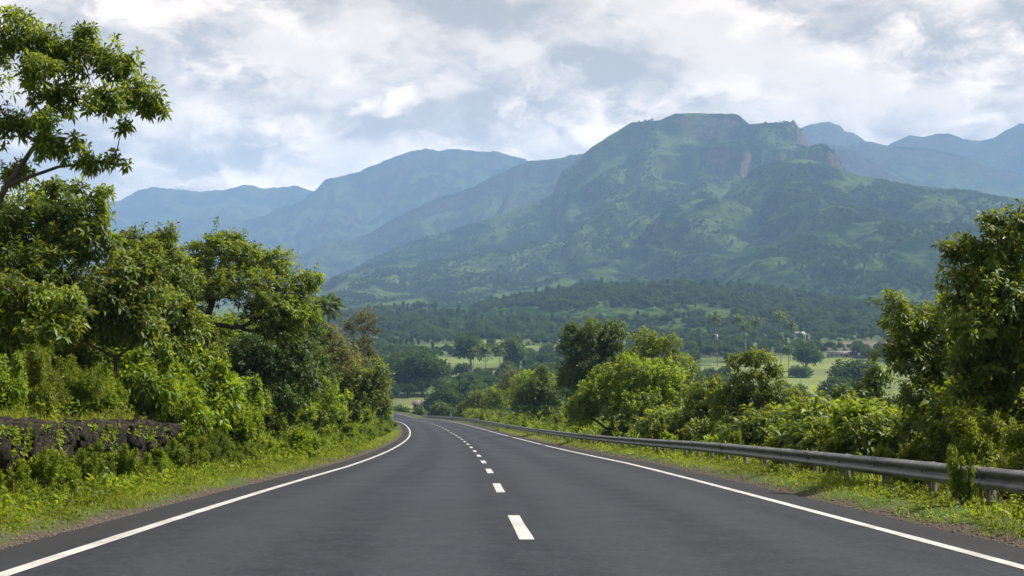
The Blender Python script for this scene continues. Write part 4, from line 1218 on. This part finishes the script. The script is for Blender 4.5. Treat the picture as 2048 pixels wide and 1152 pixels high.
while s_ < WALL_S1 - 0.2:
    wd = srnd.uniform(0.20, 0.50); h_ = -0.12 - srnd.uniform(0, 0.2)
    while h_ < WALL_H - 0.05:
        hh = min(srnd.uniform(0.20, 0.55), WALL_H + 0.04 - h_)
        if WALL_H - (h_ + hh) < 0.15: hh = WALL_H + srnd.uniform(-0.05, 0.06) - h_
        p = road(s_ + wd / 2, WALL_D - 0.06 + srnd.uniform(-0.10, 0.08), h_ + hh / 2) - wl
        o = ob('stone', srnd.choice(stone_me), wall, tuple(p))
        o.rotation_euler = (srnd.uniform(-0.28, 0.28), srnd.uniform(-0.2, 0.2), -th0 + srnd.uniform(-0.35, 0.35))
        o.scale = (srnd.uniform(0.26, 0.46), wd * 1.18, hh * 1.2)
        h_ += hh
    s_ += wd

# ------------------------------------------------------------------ guard rail
RAIL_D, RAIL_C, SPAN = 6.72, 0.50, 2.3
rail = thing('guard_rail', 'weathered grey steel guard rail along the outer edge of the road', 'guard rail', tuple(road(20.0, RAIL_D)))
rl = np.array(rail.location)
half = [(0.0, 0.156), (-0.012, 0.150), (-0.030, 0.138), (-0.078, 0.112), (-0.083, 0.098), (-0.083, 0.076), (-0.078, 0.062), (-0.010, 0.022), (0.0, 0.0)]
pr = np.array(half + [(a, -b_) for a, b_ in half[-2::-1]])
loop_ = np.concatenate([pr, pr[::-1] + np.array([0.004, 0.0])])
nl = len(loop_)
k = 0
s_ = 4.3
while s_ < 330:
    ss = np.linspace(s_ - 0.16, s_ + 2 * SPAN + 0.16, 7)
    off = 0.009 * (k % 2)
    V = np.stack([road(ss, RAIL_D + a - off, RAIL_C + b_) for a, b_ in loop_], 1).reshape(-1, 3) - rl
    a, c = np.meshgrid(np.arange(6), np.arange(nl), indexing='ij'); c2 = (c + 1) % nl
    q = np.stack([a * nl + c, a * nl + c2, (a + 1) * nl + c2, (a + 1) * nl + c], -1).reshape(-1, 4)
    pn = ob('rail_panel', mesh('rail_panel', V, q, M['steel']), rail)
    if s_ < 60:
        for sb in (s_ - 0.08, s_ + 0.08, s_ + SPAN):
            for hb in (0.0, 0.125):
                if sb > s_ + 1 and hb > 0: continue
                c0 = road(sb, RAIL_D - (0.012 if hb == 0 else 0.062) - off, RAIL_C + hb) - rl
                Vb, Qb = box(c0, (0.03, 0.034, 0.034))
                ob('bolt', mesh('bolt', Vb, Qb, M['post']), pn)
    k += 1; s_ += 2 * SPAN
Vp, Qp = join([box((0.0, 0, 0.09), (0.012, 0.11, 1.10)), box((0.05, 0.049, 0.09), (0.09, 0.012, 1.10)), box((0.05, -0.049, 0.09), (0.09, 0.012, 1.10))])
pm = mesh('post', Vp, Qp, M['post'])
Vb, Qb = box((0, 0, 0), (0.10, 0.14, 0.28)); bm_ = mesh('spacer_block', Vb, Qb, M['post'])
s_ = 4.3
while s_ < 330:
    th = float(np.interp(s_, S, TH))
    po = ob('post', pm, rail, tuple(road(s_, RAIL_D + 0.115, 0.0) - rl)); po.rotation_euler = (srnd.uniform(-0.02, 0.02), srnd.uniform(-0.02, 0.02), -th)
    bo = ob('spacer_block', bm_, po, (-0.058, 0, RAIL_C))
    s_ += SPAN

# ------------------------------------------------------------------ valley: trees, palms, houses
VAL = []


def valley_proto(leaf, seed, w_, h_, k, kind):
    rg = np.random.default_rng(seed)
    if kind == 'round':
        lob = [(np.array([0, 0, h_ * 0.60]), np.array([w_ * 0.62, w_ * 0.62, h_ * 0.36]))]
        for i in range(k):
            a = i * 2.4 + rg.random(); r_ = w_ * 0.55
            lob.append((np.array([math.cos(a) * r_, math.sin(a) * r_, h_ * (0.36 + 0.32 * rg.random())]), np.array([w_ * 0.42, w_ * 0.42, h_ * 0.22])))
    elif kind == 'tall':
        lob = [(np.array([rg.normal() * w_ * 0.15, rg.normal() * w_ * 0.15, h_ * q]), np.array([w_ * (1 - 0.5 * q), w_ * (1 - 0.5 * q), h_ * 0.2])) for q in (0.3, 0.5, 0.7, 0.86)]
    else:
        lob = [(np.array([math.cos(i * 2.1) * w_ * 0.4, math.sin(i * 2.1) * w_ * 0.4, h_ * 0.42]), np.array([w_ * 0.6, w_ * 0.6, h_ * 0.42])) for i in range(3)]
    tr = [np.zeros(3), np.array([0.1, 0, h_ * 0.25]), np.array([0, 0.1, h_ * 0.45])]
    (Vw, Qw), (Vl, Tl) = tree_parts(np.zeros(3), lob, 'mass', 1.05, seed, 0.26, trunk=tr, tris=2, size=2.3, nleaf=6, under=0.6)
    VAL.append((mesh('trunk', Vw[: 6 * 2 * 80], Qw[Qw.max(1) < 6 * 2 * 80], M['bark_grey']), mesh('crown', Vl, Tl, M[leaf]), Vl[:, 2].max()))


valley_proto('far_dark', 401, 4.6, 9.5, 6, 'round')
valley_proto('far_mid', 402, 4.2, 9.0, 6, 'round')
valley_proto('far_light', 403, 3.8, 8.0, 5, 'round')
valley_proto('far_dark', 404, 2.6, 11.0, 0, 'tall')
valley_proto('far_mid', 405, 3.4, 5.0, 0, 'bush')
valley_proto('far_dark', 406, 5.6, 10.0, 8, 'round')
VNAME = ['dark rounded tree', 'mid-green rounded tree', 'pale green rounded tree', 'tall narrow dark tree', 'low spreading bushy tree', 'broad dark shade tree']


def v_tree(k, x, y, h, label, group, rz=None, name='valley_tree'):
    tm, cm, h0 = VAL[k]
    r_ = thing(name, label, 'tree', (x, y, gz(x, y) - 0.1), group, srnd.uniform(0, 6.28) if rz is None else rz)
    q = h / h0; w_ = q * srnd.uniform(0.9, 1.15); r_.scale = (w_, w_, q)
    ob('trunk', tm, r_); c = ob('crown', cm, r_)
    return c


CROWNS = [None] * len(VAL)
FG = np.array([(0, 300), (640, 560), (700, 700), (760, 740), (785, 838), (880, 832), (960, 800), (1000, 785), (1105, 735), (1118, 645), (1260, 640), (1300, 665), (1390, 745), (1440, 735),
               (1520, 705), (1600, 790), (1640, 835), (1735, 770), (1750, 600), (2048, 420), (3000, 300)], float)
for (k, u, y, v, lb) in ((5, 845, 560, 690, 'broad dark shade tree at the left end of the middle fields'), (0, 815, 590, 696, 'dark rounded tree behind the broad shade tree, leftmost over the fields'),
                         (0, 942, 700, 664, 'rounded tree standing alone above the palms'), (2, 1030, 720, 665, 'pale rounded tree right of the palms by the terraces'),
                         (5, 1612, 700, 674, 'large dark shade tree left of the long white building'), (1, 1665, 470, 730, 'rounded tree alone on the pale field'),
                         (0, 1712, 480, 712, 'dark tree at the right end of the pale field'), (4, 1592, 640, 728, 'left one of two small round bushes on the pale field'),
                         (4, 1609, 638, 729, 'right one of two small round bushes on the pale field'), (0, 928, 440, 750, 'dark rounded tree at the near edge of the valley woods'),
                         (5, 890, 430, 760, 'broad dark tree left in the nearest valley woods'), (0, 970, 420, 762, 'broad dark tree in the nearest woods below the palms')):
    x = (u - 1024) / F * y; g_ = gz(x, y)
    c = v_tree(k, x, y, EYE + (576 - v) / F * y - g_, lb, None)
    if CROWNS[k] is None: CROWNS[k] = c
pts = []
vr = np.random.default_rng(91)
for _ in range(26000):
    v = 600 + 240 * vr.random() ** 1.15; y = 43.5 * F / (v - 576)
    if y > 2600: continue
    u = vr.uniform(560, 2150); pts.append((u, y))
pts = np.array(pts); X = (pts[:, 0] - 1024) / F * pts[:, 1]; Y = pts[:, 1]
fm_, _ = field_mask(X, Y)
wood = fbm(X / 60, Y / 110, 3, 83)
keep = (fm_ < 0.25) & (wood + 0.30 * vr.random(len(X)) > np.where(Y < 600, -0.06, 0.03)) | ((fm_ < 0.9) & (vr.random(len(X)) < 0.02))
sR, dR, _o = road_frame(X, Y)
keep &= (np.abs(dR) > 26) | (Y > 420)
X, Y, U = X[keep], Y[keep], pts[keep, 0]
cell = {}; sel = []
for i in np.argsort(Y):
    r_ = 5.4 + Y[i] * 0.0022
    key = (int(X[i] // r_), int(Y[i] // (r_ * 1.3)))
    if key in cell: continue
    cell[key] = 1; sel.append(i)
X, Y, U = X[sel], Y[sel], U[sel]
Hh = 4.6 + 4.8 * vr.random(len(X)); Kk = vr.choice(6, len(X), p=[0.26, 0.22, 0.12, 0.10, 0.15, 0.15])
Hh[Kk == 4] *= 0.6
Zg = ground_z(X, Y)
vtop = 576 - (Zg + Hh - EYE) / Y * F
vis = (U > 770) & (U < 2040) & (vtop < np.interp(U, FG[:, 0], FG[:, 1]) - 6)
order = np.argsort(-(Hh / Y) * vis)
ind = [i for i in order[:250] if vis[i]]
rest = np.setdiff1d(np.arange(len(X)), ind)
for i in ind:
    zone = 'in the nearest woods' if Y[i] < 560 else ('amid middle fields' if Y[i] < 900 else 'in far woods')
    um = min(((800, 'left of the bend gap'), (900, 'left of the three palms'), (972, 'by the three palms'), (1060, 'right of the three palms'), (1250, 'behind the domed tree'),
              (1430, 'left of the palm row'), (1520, 'by the palm row'), (1640, 'by the white building'), (1740, 'right of the white building')), key=lambda q: abs(q[0] - U[i]))[1]
    lb = VNAME[Kk[i]] + ' ' + zone + ' ' + um
    c = v_tree(int(Kk[i]), X[i], Y[i], Hh[i], lb, 'trees on the valley floor')
    if CROWNS[Kk[i]] is None: CROWNS[Kk[i]] = c


def forest(name, label, P_, scl, idx, crowns):
    """points that carry copies of the valley tree crowns"""
    n = len(P_)
    me = bpy.data.meshes.new(name); me.vertices.add(n); me.vertices.foreach_set('co', np.ascontiguousarray(P_, np.float32).ravel())
    for nm, dat, typ in (('scl', scl, 'FLOAT'), ('rot', vr.random(n) * 6.28, 'FLOAT'), ('idx', idx, 'INT')):
        a = me.attributes.new(nm, typ, 'POINT'); a.data.foreach_set('value', np.ascontiguousarray(dat, np.int32 if typ == 'INT' else np.float32))
    o = ob(name, me, kind='stuff', label=label)
    ng = bpy.data.node_groups.new(name, 'GeometryNodeTree')
    ng.interface.new_socket('Geometry', in_out='INPUT', socket_type='NodeSocketGeometry')
    ng.interface.new_socket('Geometry', in_out='OUTPUT', socket_type='NodeSocketGeometry')
    N = ng.nodes; Lk = ng.links
    gi = N.new('NodeGroupInput'); go = N.new('NodeGroupOutput'); iop = N.new('GeometryNodeInstanceOnPoints'); jn = N.new('GeometryNodeJoinGeometry')
    for c in crowns:
        oi = N.new('GeometryNodeObjectInfo'); oi.inputs['Object'].default_value = c; oi.inputs['As Instance'].default_value = True
        oi.transform_space = 'ORIGINAL'; Lk.new(oi.outputs['Geometry'], jn.inputs[0])
    def att(nm, typ):
        a = N.new('GeometryNodeInputNamedAttribute'); a.data_type = typ; a.inputs['Name'].default_value = nm
        return a.outputs[0]
    cx = N.new('ShaderNodeCombineXYZ'); Lk.new(att('rot', 'FLOAT'), cx.inputs[2])
    Lk.new(gi.outputs[0], iop.inputs['Points']); Lk.new(jn.outputs[0], iop.inputs['Instance'])
    iop.inputs['Pick Instance'].default_value = True
    Lk.new(att('idx', 'INT'), iop.inputs['Instance Index']); Lk.new(att('scl', 'FLOAT'), iop.inputs['Scale'])
    e2r = N.new('FunctionNodeEulerToRotation'); Lk.new(cx.outputs[0], e2r.inputs[0]); Lk.new(e2r.outputs[0], iop.inputs['Rotation'])
    Lk.new(iop.outputs[0], go.inputs[0])
    md = o.modifiers.new('forest', 'NODES'); md.node_group = ng
    return o


crs = [c for c in CROWNS if c is not None]
forest('woodland', 'hazy mass of trees covering the far valley floor', np.stack([X, Y, Zg - 0.3], -1)[rest], (Hh / 9.0)[rest], vr.integers(0, len(crs), len(rest)), crs)
for (o, hf, yr, yb, u0, u1), n, thr, h0, h1, nm, lb in zip(
        MOUNT, (24000, 17000, 6000, 6500), (0.02, 0.0, 0.12, -0.15), (0.55, 0.55, 0.5, 0.6), (1.05, 1.05, 1.1, 1.5), ('mountain_woodland',) * 2 + ('hill_woodland',) * 2,
        ('patches of trees covering the flat-topped mountain slopes', 'patches of trees on the broad mountain shoulder', 'scattered trees on the green foothill', 'dense dark wood covering the low hill')):
    n2 = n * 2
    uu = vr.uniform(max(u0, 500), min(u1, 2150), n2); tt = 0.035 + vr.random(n2) ** 1.1 * 0.93
    y = yr - tt * (yr - yb); x = (uu - 1024) / F * y
    sc_f = 0.45
    mk = fbm(x / 190, y / 260, 4, 97) + 0.3 * (vr.random(n2) - 0.5) > thr
    uu, y, x = uu[mk][:n], y[mk][:n], x[mk][:n]
    z = hf(x, y)
    forest(nm, lb, np.stack([x, y, z - 1.5], -1), h0 + (h1 - h0) * vr.random(len(x)) ** 2, vr.integers(0, len(crs), len(x)), crs)

# palms
def palm_parts(h, rg, bend, fr=22, ln=4.2, wide=0.17):
    tr = polyline([np.array([0, 0, -0.3]), np.array([bend * 0.35, 0, h * 0.5]), np.array([bend, 0, h])], [0.24, 0.16, 0.13], rg, 0.0, 5)
    trunk_ = tubes(*tr, n=7)
    B, D, N, Ln, Wd = [], [], [], [], []
    rib = [[], [], [], []]
    for i in range(fr):
        a = i * 2.399 + rg.random() * 0.3; el = math.radians(75 - 100 * (i / fr) + rg.normal() * 6)
        p = np.array([bend, 0, h]); dr = np.array([math.cos(a) * math.cos(el), math.sin(a) * math.cos(el), math.sin(el)])
        L_ = ln * rg.uniform(0.85, 1.1); nseg = 11; prev = p
        for j in range(nseg):
            dr = unit(dr + np.array([0, 0, -0.06 - 0.012 * j])); nx = prev + dr * L_ / nseg
            for i4, vv in enumerate((prev, nx, 0.05 * (1 - j / nseg) + 0.012, 0.05 * (1 - (j + 1) / nseg) + 0.01)): rib[i4].append(vv)
            sd = unit(np.cross(dr, np.array([0, 0, 1.0])))
            for sg_ in (-1, 1):
                for q in (0.2, 0.7):
                    B.append(prev + (nx - prev) * q); D.append(unit(sd * sg_ + dr * 0.55 + np.array([0, 0, -0.45]))); N.append(unit(np.cross(sd, dr) * 1.0 + 1e-6)); Ln.append(1.1 * math.sin(math.pi * (0.12 + 0.8 * j / nseg)) ** 0.7); Wd.append(wide)
            prev = nx
    lv = leaf_mesh(np.array(B), np.array(D), np.array(N), np.array(Ln), np.array(Wd), 0.3, 0.1, 2)
    rb = tubes(*[np.array(x) for x in rib], n=3)
    Tq = np.concatenate([rb[1][:, [0, 1, 2]], rb[1][:, [0, 2, 3]]])
    return trunk_, join([lv, (rb[0], Tq)])


for i, (u, y, vt, ln, lb) in enumerate((
        (656, 215, 598, 3.0, 'lone coconut palm showing above the left thicket'),
        (972, 640, 694, 4.6, 'middle one of three coconut palms on the valley fields'), (946, 650, 701, 4.4, 'left one of three coconut palms on the valley fields'),
        (1000, 645, 692, 4.6, 'right one of three coconut palms on the valley fields'),
        (1435, 760, 634, 5.2, 'leftmost coconut palm of the row right of centre'), (1475, 775, 636, 5.2, 'second coconut palm of the row right of centre'),
        (1515, 765, 641, 5.2, 'third coconut palm of the row right of centre'), (1562, 760, 628, 5.4, 'fourth and tallest coconut palm of the row right of centre'),
        (1580, 790, 647, 4.8, 'fifth coconut palm of the row, close beside the tallest'), (1490, 800, 650, 4.8, 'short coconut palm behind the second one of the row'),
        (1577, 640, 694, 3.6, 'thin palm standing alone at the edge of the pale field'))):
    x = (u - 1024) / F * y; g_ = gz(x, y); h = EYE + (576 - vt) / F * y - g_ - 1.2
    pr_ = np.random.default_rng(500 + i)
    (Vt, Qt), (Vl, Tl) = palm_parts(h, pr_, pr_.uniform(-1.2, 1.2), ln=ln, wide=0.17 if y < 300 else 0.42)
    r_ = thing('coconut_palm', lb, 'palm', (x, y, g_), 'coconut palms', srnd.uniform(0, 6.28))
    ob('trunk', mesh('trunk', Vt, Qt, M['bark_grey'], True), r_); ob('fronds', mesh('fronds', Vl, Tl, M['palm']), r_)

# houses
def house(label, u, v, L_, W_, H_, roof, rz, flat=False, nwin=3):
    y = 43.5 * F / (v - 576)
    x = (u - 1024) / F * y; g_ = gz(x, y)
    for o, hf, yr, yb, u0, u1 in MOUNT:
        if yb < y < yr: g_ = max(g_, float(hf(np.array([x]), np.array([y]))[0]))
    r_ = thing('house', label, 'house', (x, y, g_ - 0.3), 'houses in the valley', rz)
    V, Q_ = box((0, 0, H_ / 2), (L_, W_, H_)); ob('wall', mesh('wall', V, Q_, M['plaster']), r_)
    if flat:
        V, Q_ = box((0, 0, H_ + 0.12), (L_ + 0.8, W_ + 0.8, 0.22))
    else:
        rh = W_ * 0.32; a, b_ = L_ / 2 + 0.5, W_ / 2 + 0.5
        V = np.array([[-a, -b_, H_ - 0.1], [a, -b_, H_ - 0.1], [a, b_, H_ - 0.1], [-a, b_, H_ - 0.1], [-a, 0, H_ + rh], [a, 0, H_ + rh],
                      [-a, -b_, H_ + 0.05], [a, -b_, H_ + 0.05], [a, b_, H_ + 0.05], [-a, b_, H_ + 0.05], [-a, 0, H_ + rh + 0.15], [a, 0, H_ + rh + 0.15]])
        Q_ = np.array([[0, 4, 5, 1], [3, 2, 5, 4], [6, 7, 11, 10], [9, 10, 11, 8], [0, 1, 7, 6], [2, 3, 9, 8], [0, 6, 10, 4], [4, 10, 9, 3], [1, 5, 11, 7], [5, 2, 8, 11]])
    ob('roof', mesh('roof', V, Q_, M[roof]), r_)
    for i in range(nwin):
        xx = -L_ / 2 + L_ * (i + 0.5) / nwin
        if i == nwin // 2:
            V, Q_ = box((xx, -W_ / 2 - 0.01, 1.05), (1.0, 0.08, 2.1)); ob('door', mesh('door', V, Q_, M['dark_opening']), r_)
        else:
            V, Q_ = box((xx, -W_ / 2 - 0.01, 1.6), (1.2, 0.08, 1.1)); ob('window', mesh('window', V, Q_, M['dark_opening']), r_)


house('long low white building beside the pale field', 1690, 712, 22, 6, 3.4, 'roof_sheet', 0.05, True, 7)
house('small house with a pale sheet roof right of the palm row', 1598, 676, 9, 6, 3.0, 'roof_sheet', 0.3)
house('white house left of the palm row in front of the wooded hill', 1425, 676, 9, 6, 2.8, 'roof_sheet', -0.2)
house('small house between bushes below the left palms', 915, 706, 8, 5, 2.8, 'roof_tile', 0.2)
house('small pale house by the near field left of the rail end', 842, 806, 5, 4, 2.3, 'roof_tile', -0.2)

# ------------------------------------------------------------------ haze: one closed box of thin air
V, Q_ = box((0, 0, 0), (18800, 18800, 1010)); V[:, 2] += 505 - 85
hz = bpy.data.materials.new('haze'); hz.use_nodes = True; hn = NT(hz.node_tree); hn.n.clear()
pv = hn.new('ShaderNodeVolumePrincipled'); pv.inputs['Color'].default_value = (0.345, 0.59, 1.0, 1); pv.inputs['Density'].default_value = 1.3e-4
pv.inputs['Anisotropy'].default_value = 0.0
mo = hn.new('ShaderNodeOutputMaterial'); hn.l.new(pv.outputs[0], mo.inputs['Volume'])
ob('haze', mesh('haze', V, Q_, hz), kind='stuff', label='thin bluish haze in the air over the valley')

# ------------------------------------------------------------------ labels: tell look-alikes apart by their order from the left
ORD = ['first', 'second', 'third', 'fourth', 'fifth', 'sixth', 'seventh', 'eighth', 'ninth', 'tenth', 'eleventh', 'twelfth', 'thirteenth', 'fourteenth', 'fifteenth', 'sixteenth', 'seventeenth', 'eighteenth', 'nineteenth', 'twentieth']
same = {}
for o in COL.objects:
    if o.parent is None and 'category' in o.keys():
        same.setdefault(o['label'], []).append(o)
for lb, os_ in same.items():
    if len(os_) > 1:
        os_.sort(key=lambda o: o.location.x / max(o.location.y, 1))
        for i, o in enumerate(os_):
            o['label'] = lb + ', ' + (ORD[i] if i < len(ORD) else str(i + 1) + 'th') + ' from left'
